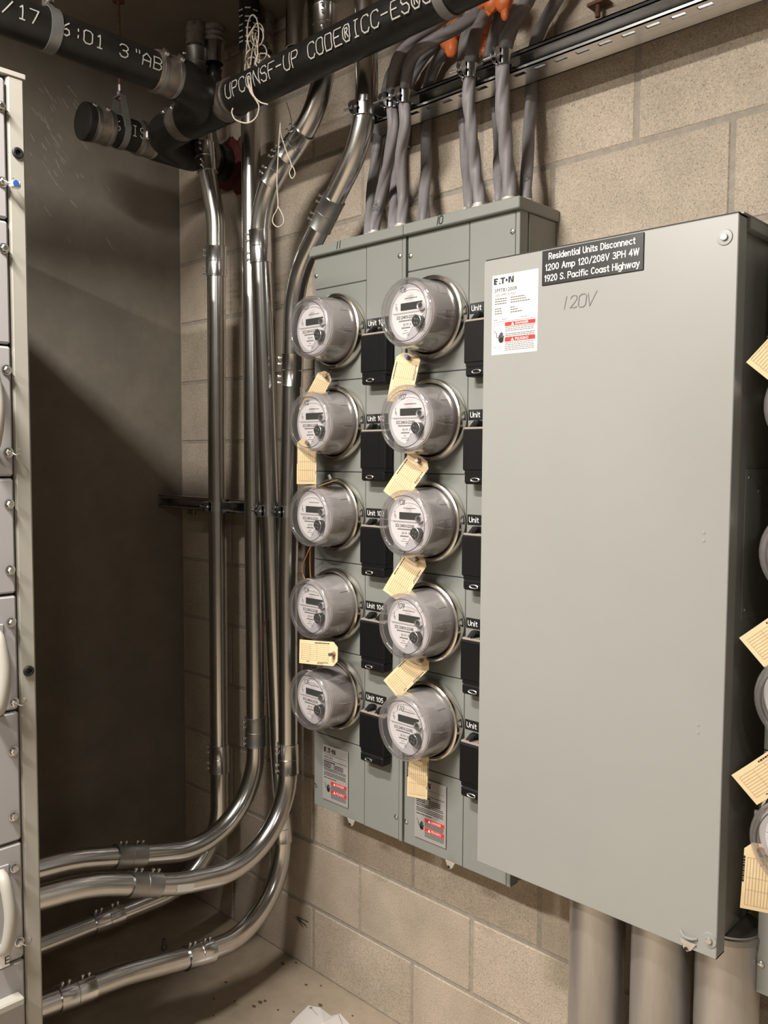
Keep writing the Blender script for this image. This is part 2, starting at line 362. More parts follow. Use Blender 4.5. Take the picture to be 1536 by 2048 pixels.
EF = {'a': (3.5, [_bowl, [(3.5, 4), (3.5, 0)]]), 'c': (3.2, [_arc(1.8, 2, 1.8, 2, 48, 312, 10)]), 'd': (3.5, [_bowl, [(3.5, 6), (3.5, 0)]]), 'e': (3.5, [[(0.1, 2.1), (3.5, 2.1)]+_arc(1.75, 2, 1.75, 2, 3, 310, 11)]),
 'f': (2.5, [[(2.5, 5.8), (2, 6), (1.4, 5.8), (1.1, 5.1), (1.1, 0)], [(0, 4), (2.3, 4)]]), 'g': (3.5, [_bowl, [(3.5, 4), (3.5, -.6)]+_arc(1.75, -.6, 1.75, 1.4, 0, -150, 7)]), 'h': (3.2, [[(0, 6), (0, 0)], _arch]),
 'i': (.4, [[(.2, 4), (.2, 0)], [(.2, 5.4), (.2, 5.8)]]), 'l': (.4, [[(.2, 6), (.2, 0)]]), 'm': (5.2, [[(0, 4), (0, 0)], [(0, 2.6)]+_arc(1.3, 2.6, 1.3, 1.4, 180, 0, 6)+[(2.6, 0)], [(2.6, 2.6)]+_arc(3.9, 2.6, 1.3, 1.4, 180, 0, 6)+[(5.2, 0)]]),
 'n': (3.2, [[(0, 4), (0, 0)], _arch]), 'o': (3.5, [_bowl]), 'p': (3.5, [_bowl, [(0, 4), (0, -2)]]), 's': (2.9, [[(2.8, 3.4), (2.2, 3.9), (1.3, 4), (.4, 3.7), (.1, 3), (.6, 2.3), (2.3, 1.7), (2.8, 1), (2.5, .3), (1.5, 0), (.6, .1), (0, .7)]]),
 't': (2.2, [[(1, 5.4), (1, .8), (1.4, .1), (2.2, .1)], [(0, 4), (2.1, 4)]]), 'w': (5, [[(0, 4), (1.2, 0), (2.5, 4), (3.8, 0), (5, 4)]]), 'y': (3.4, [[(0, 4), (1.7, 0)], [(3.4, 4), (1.3, -1.6), (.4, -2)]]),
 'U': (3.8, [[(0, 6), (0, 1.9)]+_arc(1.9, 1.9, 1.9, 1.9, 180, 360, 8)+[(3.8, 6)]]), 'R': (3.8, [[(0, 0), (0, 6), (2.2, 6)]+_arc(2.2, 4.5, 1.5, 1.5, 90, -90, 7)+[(0, 3)], [(2, 3), (3.8, 0)]]), 'D': (4, [[(0, 0), (0, 6), (1.2, 6)]+_arc(1.2, 3, 2.8, 3, 90, -90, 9)+[(0, 0)]]),
 'A': (4.2, [[(0, 0), (2.1, 6), (4.2, 0)], [(.7, 2), (3.5, 2)]]), 'V': (4.2, [[(0, 6), (2.1, 0), (4.2, 6)]]), 'P': (3.7, [[(0, 0), (0, 6), (2.2, 6)]+_arc(2.2, 4.4, 1.5, 1.6, 90, -90, 7)+[(0, 2.8)]]), 'H': (3.9, [[(0, 0), (0, 6)], [(3.9, 0), (3.9, 6)], [(0, 3.1), (3.9, 3.1)]]),
 'W': (5.6, [[(0, 6), (1.4, 0), (2.8, 6), (4.2, 0), (5.6, 6)]]), 'S': (3.7, [[(3.6, 5), (2.9, 5.8), (1.8, 6), (.7, 5.6), (.2, 4.6), (.7, 3.6), (2.9, 2.6), (3.6, 1.5), (3, .4), (1.8, 0), (.7, .2), (0, 1.1)]]), 'C': (3.9, [_arc(2.1, 3, 2.1, 3, 45, 315, 10)]),
 '.': (.5, [[(.2, 0), (.3, .35)]]), '/': (3, [[(0, -.3), (3, 6.3)]]), '0': (3.5, [_arc(1.75, 3, 1.75, 3, 0, 360, 14)]), '1': (2, [[(.3, 4.6), (1.4, 6), (1.4, 0)]]), '2': (3.4, [_arc(1.7, 4.3, 1.6, 1.7, 165, -25, 8)+[(0, 0), (3.4, 0)]]),
 '3': (3.4, [_arc(1.6, 4.55, 1.5, 1.45, 150, -90, 8)+_arc(1.6, 1.6, 1.75, 1.6, 85, -150, 8)]), '4': (3.6, [[(2.7, 0), (2.7, 6), (0, 1.8), (3.6, 1.8)]]), '5': (3.4, [[(3.1, 6), (.6, 6), (.3, 3.2)]+_arc(1.6, 1.95, 1.75, 1.95, 125, -145, 9)]),
 '6': (3.4, [[(3, 5.4), (2.2, 6), (1.2, 5.6), (.3, 4), (0, 2)]+_arc(1.7, 1.85, 1.7, 1.85, 180, 540, 12)]), '7': (3.2, [[(0, 6), (3.2, 6), (1.1, 0)]]), '8': (3.4, [_arc(1.7, 4.5, 1.35, 1.5, 0, 360, 12), _arc(1.7, 1.5, 1.7, 1.5, 0, 360, 12)]), '9': (3.4, [_arc(1.7, 4.15, 1.7, 1.85, 0, 360, 12), [(3.4, 4.15), (3.1, 2), (2.2, .4), (1, 0)]])}
def engrave(g, st, org, ax, az, nrm, height, width, wd, align='L'):
    tot = sum((EF[c][0]+1.5 if c != ' ' else 3.0) for c in st)-1.5; sx = width/tot; sz = height/6; x = 0; org = V(org)-(V(ax)*width/2 if align == 'C' else V((0, 0, 0)))
    for c in st:
        if c == ' ': x += 3.0; continue
        for pl in EF[c][1]: g.ribbon([org+V(ax)*((x+a)*sx)+V(az)*(b*sz) for a, b in pl], nrm, wd)
        x += EF[c][0]+1.5
X_, Y_, Z_ = V((1, 0, 0)), V((0, 1, 0)), V((0, 0, 1))
def fillet(pts, rad, n=10):
    pts = [V(p) for p in pts]; rr = rad if isinstance(rad, (list, tuple)) else [rad]*(len(pts)-2); out = [pts[0]]
    for i in range(1, len(pts)-1):
        a = (pts[i-1]-pts[i]); b = (pts[i+1]-pts[i]); la, lb = a.length, b.length; a.normalize(); b.normalize()
        ang = a.angle(b)
        if ang > 3.1: out.append(pts[i]); continue
        d = min(rr[i-1]/math.tan(ang/2), la*.8 if i > 1 else la*.95, lb*.8 if i < len(pts)-2 else lb*.95); R = d*math.tan(ang/2)
        c = pts[i]+(a+b).normalized()*(R/math.sin(ang/2)); p0 = pts[i]+a*d-c; p1 = pts[i]+b*d-c
        tot = p0.angle(p1); m = max(3, int(n*tot/1.2)); axis = p0.cross(p1).normalized()
        for k in range(m+1): out.append(c+Matrix.Rotation(tot*k/m, 3, axis) @ p0)
    out.append(pts[-1]); return out
def smooth(pts, n=8):
    pts = [V(p) for p in pts]; q = [pts[0]*2-pts[1]]+pts+[pts[-1]*2-pts[-2]]; out = []
    for i in range(1, len(q)-2):
        for k in range(n):
            t = k/n; a, b, c, d = q[i-1], q[i], q[i+1], q[i+2]
            out.append(((b*2)+(c-a)*t+(a*2-b*5+c*4-d)*t*t+(b*3-a-c*3+d)*t**3)*.5)
    out.append(pts[-1]); return out

# ================================================================== THE ROOM
RX, RY = 6.0, -4.6
def struct(o): o['kind'] = 'structure'; return o
struct(G().box((-.15, RY-.15, -.12), (RX+.15, .15, 0)).build('floor', 'floor', smooth=0))
struct(G().box((-.15, RY-.15, CEIL), (RX+.15, .15, CEIL+.15)).build('ceiling', 'ceiling', smooth=0))
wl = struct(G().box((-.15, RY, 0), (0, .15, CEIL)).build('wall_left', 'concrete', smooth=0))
struct(G().box((RX, RY, 0), (RX+.15, .15, CEIL)).build('wall_right', 'wallplain', smooth=0))
struct(G().box((0, RY-.15, 0), (RX, RY, CEIL)).build('wall_front', 'wallplain', smooth=0))
wb = struct(G().box((0, .0035, 0), (RX, .15, CEIL)).build('wall_back', 'mortar', smooth=0))
U = .2032; J0 = 1.107; MJ = .0054
_bm = {}
def block_mesh(wd, ht):
    k = (round(wd, 3), round(ht, 3))
    if k not in _bm: _bm[k] = G().box((MJ, 0, MJ), (wd-MJ, .03, ht-MJ), .0025).mesh('block', 'block', 0)
    return _bm[k]
for c in range(15):
    z0, z1 = c*U, min((c+1)*U, CEIL)
    xs = [0.]+[J0+k*U for k in range(-6, 13) if (k-c) % 2 == 0 and J0+k*U > .15]
    for a, b in zip(xs[:-1], xs[1:]):
        o = plink('block', block_mesh(b-a, z1-z0), wb, (a, random.uniform(0, .0018), z0))
# control-joint line and plaster splashes on the smooth concrete wall
g = G()
for i in range(60):
    px, py = random.choice([(random.gauss(85, 25), random.gauss(215, 45)), (random.gauss(130, 60), random.gauss(330, 90)), (random.gauss(110, 40), random.gauss(260, 50))])
    if not 55 < px < 300: continue
    p = aX(px, py, .0); l = random.uniform(.006, .045); wd = random.uniform(.001, .004); a = math.radians(random.gauss(-52, 8))
    d = V((0, math.cos(a), math.sin(a)))
    if p.z < 2.84: g.ribbon([p+X_*.0008, p+X_*.0008+d*l*.5, p+X_*.0008+d*l], X_, wd)
s = g.build('splash_marks', 'scuff', wl, 0, local=True); s['kind'] = 'stuff'

# ------------------------------------------------------------------ ceiling lamps (behind the camera)
for i, (lx, ly, lz, ln, watts) in enumerate(LAMPS):
    t = thing('strip_lamp', ['white strip lamp on the ceiling behind the photographer nearer the switchgear', 'white strip lamp on the ceiling farthest from the switchgear', 'short white strip lamp on the ceiling close to the drain pipe'][i], 'lamp', (lx, ly, lz), 'ceiling strip lamps')
    G().box((lx-ln/2-.05, ly-.08, lz+.02), (lx+ln/2+.05, ly+.08, CEIL), .01).build('housing', 'lamp', t)
    g = G()
    for dy in (-.04, .04): g.cyl((lx-ln/2, ly+dy, lz), (lx+ln/2, ly+dy, lz), .013, seg=12)
    g.build('tube', emit('lamp_tube', LAMP_COLOR, 4.0), t)
    ld = bpy.data.lights.new('strip_light', 'AREA'); ld.shape = 'RECTANGLE'; ld.size = ln; ld.size_y = .12; ld.energy = watts; ld.color = LAMP_COLOR
    lo = bpy.data.objects.new('strip_light', ld); COL.objects.link(lo); lo.parent = t; lo.location = (0, 0, -.02)

# ================================================================== METER PANELS
ZC = [1.902-.2378*k for k in range(5)]          # meter centres
PZ0, PZ1, PF = .615, 2.107, -.14                # panel bottom, top, front plane
SEAMS = [2.107, 2.021, 1.7765, 1.5385, 1.300, 1.062, .822, .615]
def screw(g, p, n, r=.006):
    n = V(n).normalized(); x, y, _ = frame(n); p = V(p)
    g.lathe([(r*.55, 0), (r, .0008), (r*.95, .002), (r*.5, .0036), (0, .004)], p, n, 12)
    g.obox(p+n*.004, (x, y, n), (r*.7, r*.13, .0006))
_scm = None
def screws(parent, pts, n, r=.006, name='screw', m='chrome'):
    for p in pts:
        g = G(); screw(g, p, n, r); g.build(name, m, parent)

def breaker(parent, x, z):
    # x: centre, z: top edge of the black cover
    y = PF-.0035
    b = G()
    b.box((x-.044, y-.030, z-.092), (x+.044, y, z), .003)
    b.box((x-.0385, y-.0285, z-.100), (x+.044, y, z-.09), .001)
    b.box((x-.036, y-.034, z-.122), (x+.044, y, z-.0985), .004)
    bo = b.build('breaker', 'black', parent)
    G().box((x+.020, y-.0313, z-.088), (x+.0205, y-.0298, z-.004)).build('groove', 'rubber', bo, 0)
    h = G(); c = V((x-.002, y-.0365, z-.112))
    for r0, m_ in ((.0105, 0),):
        pts = [c+X_*(r0*1.1*math.cos(a))+Z_*(r0*.36*math.sin(a)) for a in [2*math.pi*k/20 for k in range(21)]]
        h.tube(pts, .0016, 6, False)
    h.build('lock_ring', 'chrome', bo)
    # toggle ledge above the cover
    G().box((x-.042, y-.026, z), (x+.044, y, z+.005), .001).build('ledge', 'beige', bo)
    for k, dx in enumerate((-.024, .012)):
        t = G(); t.prism([(x+dx-.011, y-.020, z+.004), (x+dx+.006, y-.020, z+.004), (x+dx+.014, y-.012, z+.020), (x+dx-.002, y-.012, z+.020)], (0, .012, 0))
        t.build('toggle', 'black', bo)
        q = G(); q.tube(smooth([(x+dx+.004, y-.023, z+.002), (x+dx+.010, y-.024, z+.012), (x+dx+.015, y-.020, z+.019), (x+dx+.020, y-.015, z+.017)], 4), .0017, 6)
        q.build('toggle_bail', 'black', bo)

def panel_label(parent, x, z, seed):
    # x,z top-left corner; 0.100 x 0.152
    y = PF-.0036; W, H = .100, .152
    lab = G().box((x, y, z-H), (x+W, y+.0004, z)).build('label', 'clearlabel', parent, 0)
    rnd = random.Random(seed); o = V((x, y-.0003, z)); k = G()
    eaton(k, o+X_*.006-Z_*.020, .045, .013)
    k.ribbon([o+X_*.004-Z_*.0255, o+X_*.096-Z_*.0255], -Y_, .0006)
    text(k, '3MM5125R12', o+X_*.006-Z_*.036, X_, Z_, .0085, width=.036)
    k.ribbon([o+X_*.006-Z_*.040, o+X_*.094-Z_*.040], -Y_, .0012)
    bars(k, o, X_, -Z_, .006, .05, .044, .0032, rnd)
    for j in range(3): bars(k, o, X_, -Z_, .006, .034, .0495+j*.0045, .0022, rnd); bars(k, o, X_, -Z_, .046, .082, .0495+j*.0045, .0022, rnd)
    for j in range(2): bars(k, o, X_, -Z_, .006, .092, .064+j*.004, .0018, rnd)
    for j in range(3): bars(k, o, X_, -Z_, .006, .092, .074+j*.004, .0018, rnd)
    bars(k, o, X_, -Z_, .006, .055, .089, .002, rnd)
    shock(k, o+X_*.006-Z_*.128, .9)
    for j in range(4): bars(k, o, X_, -Z_, .034, .094, .1072+j*.0031, .0016, rnd, hi=.007)
    for j in range(4): bars(k, o, X_, -Z_, .034, .094, .1305+j*.0034, .0015, rnd, hi=.006)
    k.build('label_print', 'ink', lab, 0)
    r = G()
    for zz, tx in ((.0965, 'DANGER'), (.1195, 'PELIGRO')): r.flat([o+X_*.033-Z_*(zz+.0095), o+X_*.095-Z_*(zz+.0095), o+X_*.095-Z_*zz, o+X_*.033-Z_*zz])
    r.build('danger_band', 'red', lab, 0)
    t = G(); o2 = o-Y_*.0003
    for zz, tx in ((.0965, 'DANGER'), (.1195, 'PELIGRO')):
        text(t, tx, o2+X_*.055-Z_*(zz+.0075), X_, Z_, .0078, width=.030)
        t.flat([o2+X_*.044-Z_*(zz+.0082), o2+X_*.052-Z_*(zz+.0082), o2+X_*.048-Z_*(zz+.0012)])
    t.build('band_lettering', 'white', lab, 0)
def eaton(k, o, wd, h):
    # bold wordmark: E A T dot N in pieces
    u = wd/45.; s = h/13.; P = lambda a, b: o+X_*(a*u)+Z_*(b*s)
    for q in ([(0, 0), (4, 0), (4, 13), (0, 13)], [(4, 10), (9.5, 10), (9.5, 13), (4, 13)], [(4, 5), (8, 5), (8, 8), (4, 8)], [(4, 0), (7.5, 0), (6.7, 3), (4, 3)],
              [(11.5, 0), (15.5, 0), (14.3, 3), (12.4, 3)], [(13.2, 5), (14.2, 5), (13.7, 8)], [(14.5, 13), (26, 13), (24.6, 10), (15.5, 10)], [(18.6, 10), (22.2, 10), (22.2, 0), (18.6, 0)],
              [(33, 0), (36.5, 0), (36.5, 13), (33, 13)], [(41.5, 0), (45, 0), (45, 13), (41.5, 13)], [(36.5, 13), (38.2, 13), (41.5, 3.5), (41.5, 0), (40, 0), (36.5, 9.5)]):
        k.flat([P(*a) for a in q])
    k.flat([P(29+2.4*math.cos(a), 6.5+3*math.sin(a)) for a in [2*math.pi*i/12 for i in range(12)]])
def shock(k, o, s=1.):
    # hand and lightning symbol
    P = lambda a, b: o+X_*(a*s)+Z_*(b*s)
    k.ribbon([P(.002, .026), P(.008, .019), P(.006, .015), P(.0085, .011), P(.012, .0115)], -Y_, .0014*s)
    k.flat([P(.012+.0075+.0065*math.cos(a), .005+.006*math.sin(a)) for a in [2*math.pi*i/12 for i in range(12)]])
    for j, (dx, h) in enumerate(((.0135, .016), (.0165, .0205), (.0195, .022), (.0225, .020))): k.ribbon([P(dx, .006), P(dx+.0005, h)], -Y_, .0022*s)
    k.ribbon([P(.024, .006), P(.0265, .014)], -Y_, .0022*s)

def hasp(parent, x, z, yy):
    g = G(); pts = [(-.014, .004), (-.014, -.004), (-.010, -.012), (-.003, -.017), (.004, -.012), (.014, .004)]
    g.prism([(x+a, yy-.012+.004*(b < 0), z+b) for a, b in pts], (0, .002, 0)); h = g.build('hasp', 'tab', parent)
    q = G(); q.prism([(x-.003+.0035*math.cos(a), yy-.0125, z-.009+.003*math.sin(a)) for a in [2*math.pi*i/10 for i in range(10)]], (0, -.0004, 0)); q.build('hasp_hole', 'ink', h, 0)

def meter_panel(x0, xm, x1, label, units, side=True, capmark=None, lab=True, seed=1):
    t = thing('meter_panel', label, 'meter panel', ((x0+x1)/2, -.07, PZ0), 'meter stack panels')
    b = G(); b.box((x0+.003, PF+.004, PZ0+.002), (x1-.003, -.001, PZ1), .002); b.build('enclosure', 'panel', t)
    G().box((x0+.006, PF+.0015, PZ0+.006), (x1-.006, PF+.0045, PZ1-.003)).build('recess', 'panelside', t, 0)
    gp = .0011
    for a, c in zip(SEAMS[:-1], SEAMS[1:]):
        G().box((x0, PF, c+gp), (xm-gp, PF+.006, a-gp), .0012).build('cover', 'panel', t)
    G().box((xm+gp, PF-.0006, PZ0+.001), (x1-.012, PF+.006, PZ1-gp), .0012).build('breaker_cover', 'panel', t)
    G().box((x1-.0105, PF-.001, PZ0), (x1, PF+.03, PZ1), .001).build('edge_trim', 'panel', t)
    c = G(); c.box((x0-(.004 if not side else .0028), PF-.016, PZ1-.001), (x1+(.008 if side else .0028), 0-.0005, PZ1+.024), .002); cap = c.build('top_cap', 'panel', t)
    if capmark:
        q = G(); write(q, capmark, (x0+.10, PF-.0166, PZ1+.004), X_, Z_, -Y_, .017, .010, .0024); q.build('marker_writing', 'ink', cap, 0)
    if side: G().box((x1-.001, PF+.032, PZ0+.004), (x1+.0015, -.004, PZ1-.002), .001).build('side_plate', 'panel', t)
    screws(t, [(x1-.019, PF-.001, 2.063), (x0+.008, PF-.0005, 2.058), (x0+.008, PF-.0005, .672), (x1-.019, PF-.001, .674)], -Y_)
    for z, u in zip(ZC, units):
        breaker(t, (xm+.0565), z-.024)
        pl = G().box((xm+.004, PF-.0022, z-.002), (xm+.079, PF-.0004, z+.0215), .0006).build('unit_placard', 'placard', t)
        q = G(); engrave(q, 'Unit '+u, (xm+.0105, PF-.0025, z+.0042), X_, Z_, -Y_, .0112, .0575, .0017); q.build('placard_lettering', 'white', pl, 0)
    if lab: panel_label(t, x0+.038, PZ0+.182, seed)
    hasp(t, x0+.158, PZ0+.004, PF)
    return t
meter_panel(.866, 1.062, 1.1965, 'left grey green meter panel with units 101 to 105 beside the bent conduits', ['101', '102', '103', '104', '105'], False, 'll', seed=3)
meter_panel(1.2035, 1.390, 1.527, 'grey green meter panel with units 106 to 110 partly behind the disconnect', ['106', '107', '108', '109', '110'], True, 'l0', seed=5)
meter_panel(2.066, 2.262, 2.397, 'meter panel at the right edge beyond the disconnect', ['111', '112', '113', '114', '115'], True, None, seed=9)

# ================================================================== METERS
def meter_proto():
    t = thing('electric_meter', '', 'electric meter')
    o = V((0, 0, 0)); ax = -Y_
    g = G(); g.lathe([(.088, 0), (.0955, .001), (.0965, .006), (.0965, .019), (.0945, .0235), (.0905, .0255), (.0865, .0245), (.0855, .018), (.0855, .004)], o, ax, 56); g.build('sealing_ring', 'steel', t, local=True)
    g = G(); g.obox((-.0985, -.012, .0), (X_, Y_, Z_), (.004, .010, .009), .0015); g.build('ring_latch', 'steel', t, local=True)
    g = G(); g.lathe([(.0868, .001), (.0855, .010), (.079, .011), (.0, .011)], o, ax, 40); g.build('base', 'rubber', t, local=True)
    g = G(); g.lathe([(.0785, .011), (.0785, .020), (.0755, .026), (.0718, .079), (.068, .0865), (.0, .0865)], o, ax, 48); body = g.build('inner_body', 'bodyg', t, local=True)
    q = G()
    for a in (-.12, .62, -.72, 2.2):
        d = X_*math.cos(a)+Z_*math.sin(a)
        q.ribbon([d*.0762-Y_*.028, d*.0742-Y_*.052], d, .0011)
    q.build('body_slit', 'ink', body, 0, local=True)
    g = G(); g.lathe([(.0655, .0865), (.0655, .0885), (.0, .0885)], o, ax, 40); fb = g.build('dial_base', 'facebase', t, local=True)
    # white printed dial with a cut lower right sector
    R = .0575; yf = -.0894
    pts = [(R*math.cos(a), yf, R*math.sin(a)) for a in [math.radians(12+k*246/36) for k in range(37)]]+[(.012, yf, -.020), (.030, yf, -.012), (.050, yf, .004)]
    g = G(); g.prism(pts, (0, .0006, 0)); dl = g.build('dial_card', 'face', t, 0, local=True)
    g = G(); g.box((-.029, yf-.0022, .0085), (.036, yf, .0245), .0006); g.build('display', 'lcd', t, local=True)
    k = G(); k.cur = 0; rnd = random.Random(4); oo = V((0, yf-.0003, 0))
    bars(k, oo, X_, Z_, -.018, .020, .0335, .0016, rnd, hi=.006)
    k.ribbon([oo+X_*-.057+Z_*.0035, oo+X_*.048+Z_*.0035], -Y_, .0006)
    bars(k, oo, X_, Z_, -.050, .026, .0008, .0012, rnd, hi=.006)
    for j in range(26): k.flat([oo+X_*(-.036+j*.0017)+Z_*-.0165, oo+X_*(-.036+j*.0017+.0007+.0005*(j % 3))+Z_*-.0165, oo+X_*(-.036+j*.0017+.0007+.0005*(j % 3))+Z_*-.0135, oo+X_*(-.036+j*.0017)+Z_*-.0135])
    for j in range(16): k.flat([oo+X_*(-.027+j*.0017)+Z_*-.0325, oo+X_*(-.027+j*.0017+.0007+.0005*(j % 3))+Z_*-.0325, oo+X_*(-.027+j*.0017+.0007+.0005*(j % 3))+Z_*-.0295, oo+X_*(-.027+j*.0017)+Z_*-.0295])
    for dx in (-.022, -.012, -.002): text(k, '00' if dx < -.015 else ('KW' if dx < -.005 else '30'), oo+X_*dx+Z_*-.0265, X_, Z_, .008, width=.007)
    bars(k, oo, X_, Z_, -.018, -.008, -.038, .0013, rnd, hi=.003); bars(k, oo, X_, Z_, -.024, -.004, -.0435, .0012, rnd, hi=.003); bars(k, oo, X_, Z_, -.010, -.003, -.048, .0014, rnd, hi=.003)
    k.ribbon([oo+X_*-.044+Z_*.011, oo+X_*-.044+Z_*.0225], -Y_, .0012); k.ribbon([oo+X_*-.046+Z_*.0165, oo+X_*-.0405+Z_*.0165, oo+X_*-.0405+Z_*.009], -Y_, .0008); k.flat([oo+X_*-.0455+Z_*.024, oo+X_*-.0425+Z_*.024, oo+X_*-.044+Z_*.027])
    k.build('dial_print', 'facedark', dl, 0, local=True)
    g = G(); g.lathe([(.0052, .0885), (.0052, .0985), (.0088, .0992), (.0092, .0885)], (.036, 0, .0115), ax, 20); pr_ = g.build('optical_port', 'chrome', t, local=True)
    g = G(); g.lathe([(.0054, .094), (0, .0945)], (.036, 0, .0115), ax, 16); g.build('port_lens', 'ink', pr_, local=True)
    g = G(); g.lathe([(.0135, .088), (.0135, .1035), (.0122, .105), (0, .105)], (.030, 0, -.0215), ax, 24); kn = g.build('sensor_knob', 'lcd', t, local=True)
    g = G()
    for a in (.6, 2.1, 3.9, 5.2): g.lathe([(.0021, .1049), (.0016, .1057), (0, .106)], (.030+.006*math.cos(a), 0, -.0215+.006*math.sin(a)), ax, 8)
    g.tube([V((.030+.0132*math.cos(a), -.104, -.0215+.0132*math.sin(a))) for a in [2*math.pi*i/24 for i in range(25)]], .0007, 6, False)
    g.build('knob_studs', 'chrome', kn, local=True)
    g = G(); g.lathe([(.0845, .014), (.0825, .020), (.0805, .060), (.0785, .096), (.0770, .1045), (.0735, .1090), (.0685, .1105), (.0655, .1095), (.0645, .1075), (.0635, .1075), (.0625, .1115), (.0, .1125)], o, ax, 64)
    g.lathe([(.0815, .020), (.0790, .060), (.0768, .096), (.0748, .1025), (.0715, .1062), (.0685, .1075)], o, ax, 64)
    gl = g.build('glass_cover', 'glass', t, 50, local=True)
    g = G(); g.tube([V((.0752*math.cos(a), -.1060, .0752*math.sin(a))) for a in [2*math.pi*i/56 for i in range(57)]], .0022, 8, False); g.build('cover_rim', 'glass', gl, local=True)
    g = G(); g.tube([V((.0640*math.cos(a), -.1079, 0.0640*math.sin(a))) for a in [2*math.pi*i/48 for i in range(49)]], .0007, 6, False); g.build('refraction_line', 'facedark', gl, local=True)  # dark ring colours in the refraction line at the glass edge
    q = G()
    for a in (.62, 2.45, 3.85, 5.6):
        q = G(); d = X_*math.cos(a)+Z_*math.sin(a); q.ribbon([d*.0672-Y_*.1111, d*.0735-Y_*.1098, d*.0765-Y_*.1062], lambda i, d=d: (d*.4-Y_).normalized(), .0010); q.build('cover_notch', 'greyink', gl, 0, local=True)
    g = G(); g.add([(.020, -.05, -.0795), (.052, -.05, -.0618), (.0505, -.083, -.0612), (.019, -.083, -.0783)], [(0, 1, 2, 3)])
    g.build('cover_sticker', 'clearlabel', gl, 0, local=True)
    return t
proto = meter_proto()
METERS = []
def place_meter(x, z, label, serial, hand, grp):
    t = proto if not METERS else copy_tree(proto)
    METERS.append(t); t.location = (x, PF-.001, z); tag(t, label, group=grp)
    return t, serial, hand
todo = []
WH = [('101', 'meter at the top of the left panel, beside the bent conduit coupling'), ('102', 'second meter from the top of the left panel'), ('103', 'middle meter of the left panel, beside the lower strut end'),
      ('104', 'fourth meter of the left panel, above the level tan tag'), ('105', 'bottom meter of the left panel, below the level tan tag')]
SER = ['371', '388', '391', '386', '374', '367', '384', '369', '348', '383', '377', '392', '355', '361', '390']
for k, (n, lb) in enumerate(WH): todo.append(place_meter(.9655, ZC[k], 'glass covered electric '+lb, '234010-223'+SER[k], None if n == '103' else 'l0'+(n[2] if n[2] != '1' else 'l'), 'electric meters'))
for k, n in enumerate(['06', '07', '08', '09', 'l0']): todo.append(place_meter(1.2945, ZC[k], 'glass electric meter %s in the column beside the disconnect, marked 1%s' % (['topmost', 'second from the top', 'in the middle', 'fourth from the top', 'lowest'][k], n.replace('l', '1')), '234010-223'+SER[5+k], 'l'+n, 'electric meters'))
for k in range(1, 5): todo.append(place_meter(2.1625, ZC[k], ['', 'topmost', 'second', 'third', 'lowest'][k]+' electric meter showing at the right edge of the picture', '234010-223'+SER[10+k], None, 'electric meters'))
for t, ser, hand in todo:
    card = [c for c in t.children if c.name.startswith('dial_card')][0]
    cov = [c for c in t.children if c.name.startswith('glass_cover')][0]
    g = G(); text(g, 'SCE '+ser, (-.042, -.0899, -.0105), X_, Z_, .0105, width=.058, bold=.01); g.build('serial_number', 'ink', card, 0, local=True)
    if hand:
        g = G(); write(g, hand, (-.014, -.1128, .0435), X_, Z_, -Y_, .0108, .0076, .0014, .6, .25); g.build('handwritten_number', 'ink', cov, 0, local=True)

# ================================================================== DISCONNECT CABINET
DX0, DX1, DZ0, DZ1, DF = 1.5165, 2.037, .711, 1.980, -.25
t = thing('disconnect_cabinet', 'large pale grey disconnect cabinet with plain door and black nameplate', 'cabinet', ((DX0+DX1)/2, -.11, DZ0))
G().box((DX0+.026, DF+.028, DZ0+.012), (DX1-.012, -.001, DZ1-.004), .002).build('body', 'disc', t)
g = G(); th = .0025
g.box((DX0, DF, DZ0), (DX1, DF+th, DZ1), .0018)
g.box((DX0, DF+.001, DZ0), (DX0+th, DF+.034, DZ1)); g.box((DX1-th, DF+.001, DZ0), (DX1, DF+.034, DZ1))
g.box((DX0, DF+.001, DZ1-th), (DX1, DF+.034, DZ1)); g.box((DX0, DF+.001, DZ0), (DX1, DF+.034, DZ0+th))
door = g.build('door', 'disc', t)
g = G(); g.box((DX0+.022, DF+.012, DZ1+.0005), (DX1+.004, -.0008, DZ1+.004), .001); g.build('drip_hood', 'disc', t)
G().box((DX0+.002, DF+.0035, DZ1+.0002), (DX1-.002, DF+.0118, DZ1+.0032)).build('gap_shade', 'rubber', t, 0)  # black strip paints in the shade of the gap above the door
g = G(); g.box((DX1-.011, DF+.040, DZ1-.018), (DX1+.004, -.02, DZ1+.0004), .001); g.build('hood_lip', 'disc', t)
# side plate on the right
sp = G().box((DX1-.0122, -.160, 1.29), (DX1-.0100, -.02, 1.56), .0008).build('side_plate', 'disc', t)
for y, z in ((-.15, 1.545), (-.10, 1.52), (-.08, 1.42), (-.15, 1.31)): g = G(); screw(g, (DX1-.0102, y, z), X_, .004); g.build('screw', 'chrome', sp)
# engraved nameplate
yn = DF-.0008
npl = G().box((1.6585, yn-.0018, 1.9115), (1.8708, yn+.0006, 1.9775), .0006).build('nameplate', 'placard', door)
g = G(); cx = (1.6585+1.8708)/2; yt = yn-.0024
engrave(g, 'Residential Units Disconnect', (cx, yt, 1.9598), X_, Z_, -Y_, .0112, .180, .0019, 'C')
engrave(g, '1200 Amp 120/208V 3PH 4W', (cx, yt, 1.9392), X_, Z_, -Y_, .0112, .195, .0019, 'C')
engrave(g, '1920 S. Pacific Coast Highway', (cx, yt, 1.9186), X_, Z_, -Y_, .0112, .198, .0019, 'C')
g.build('engraved_lettering', 'white', npl, 0)
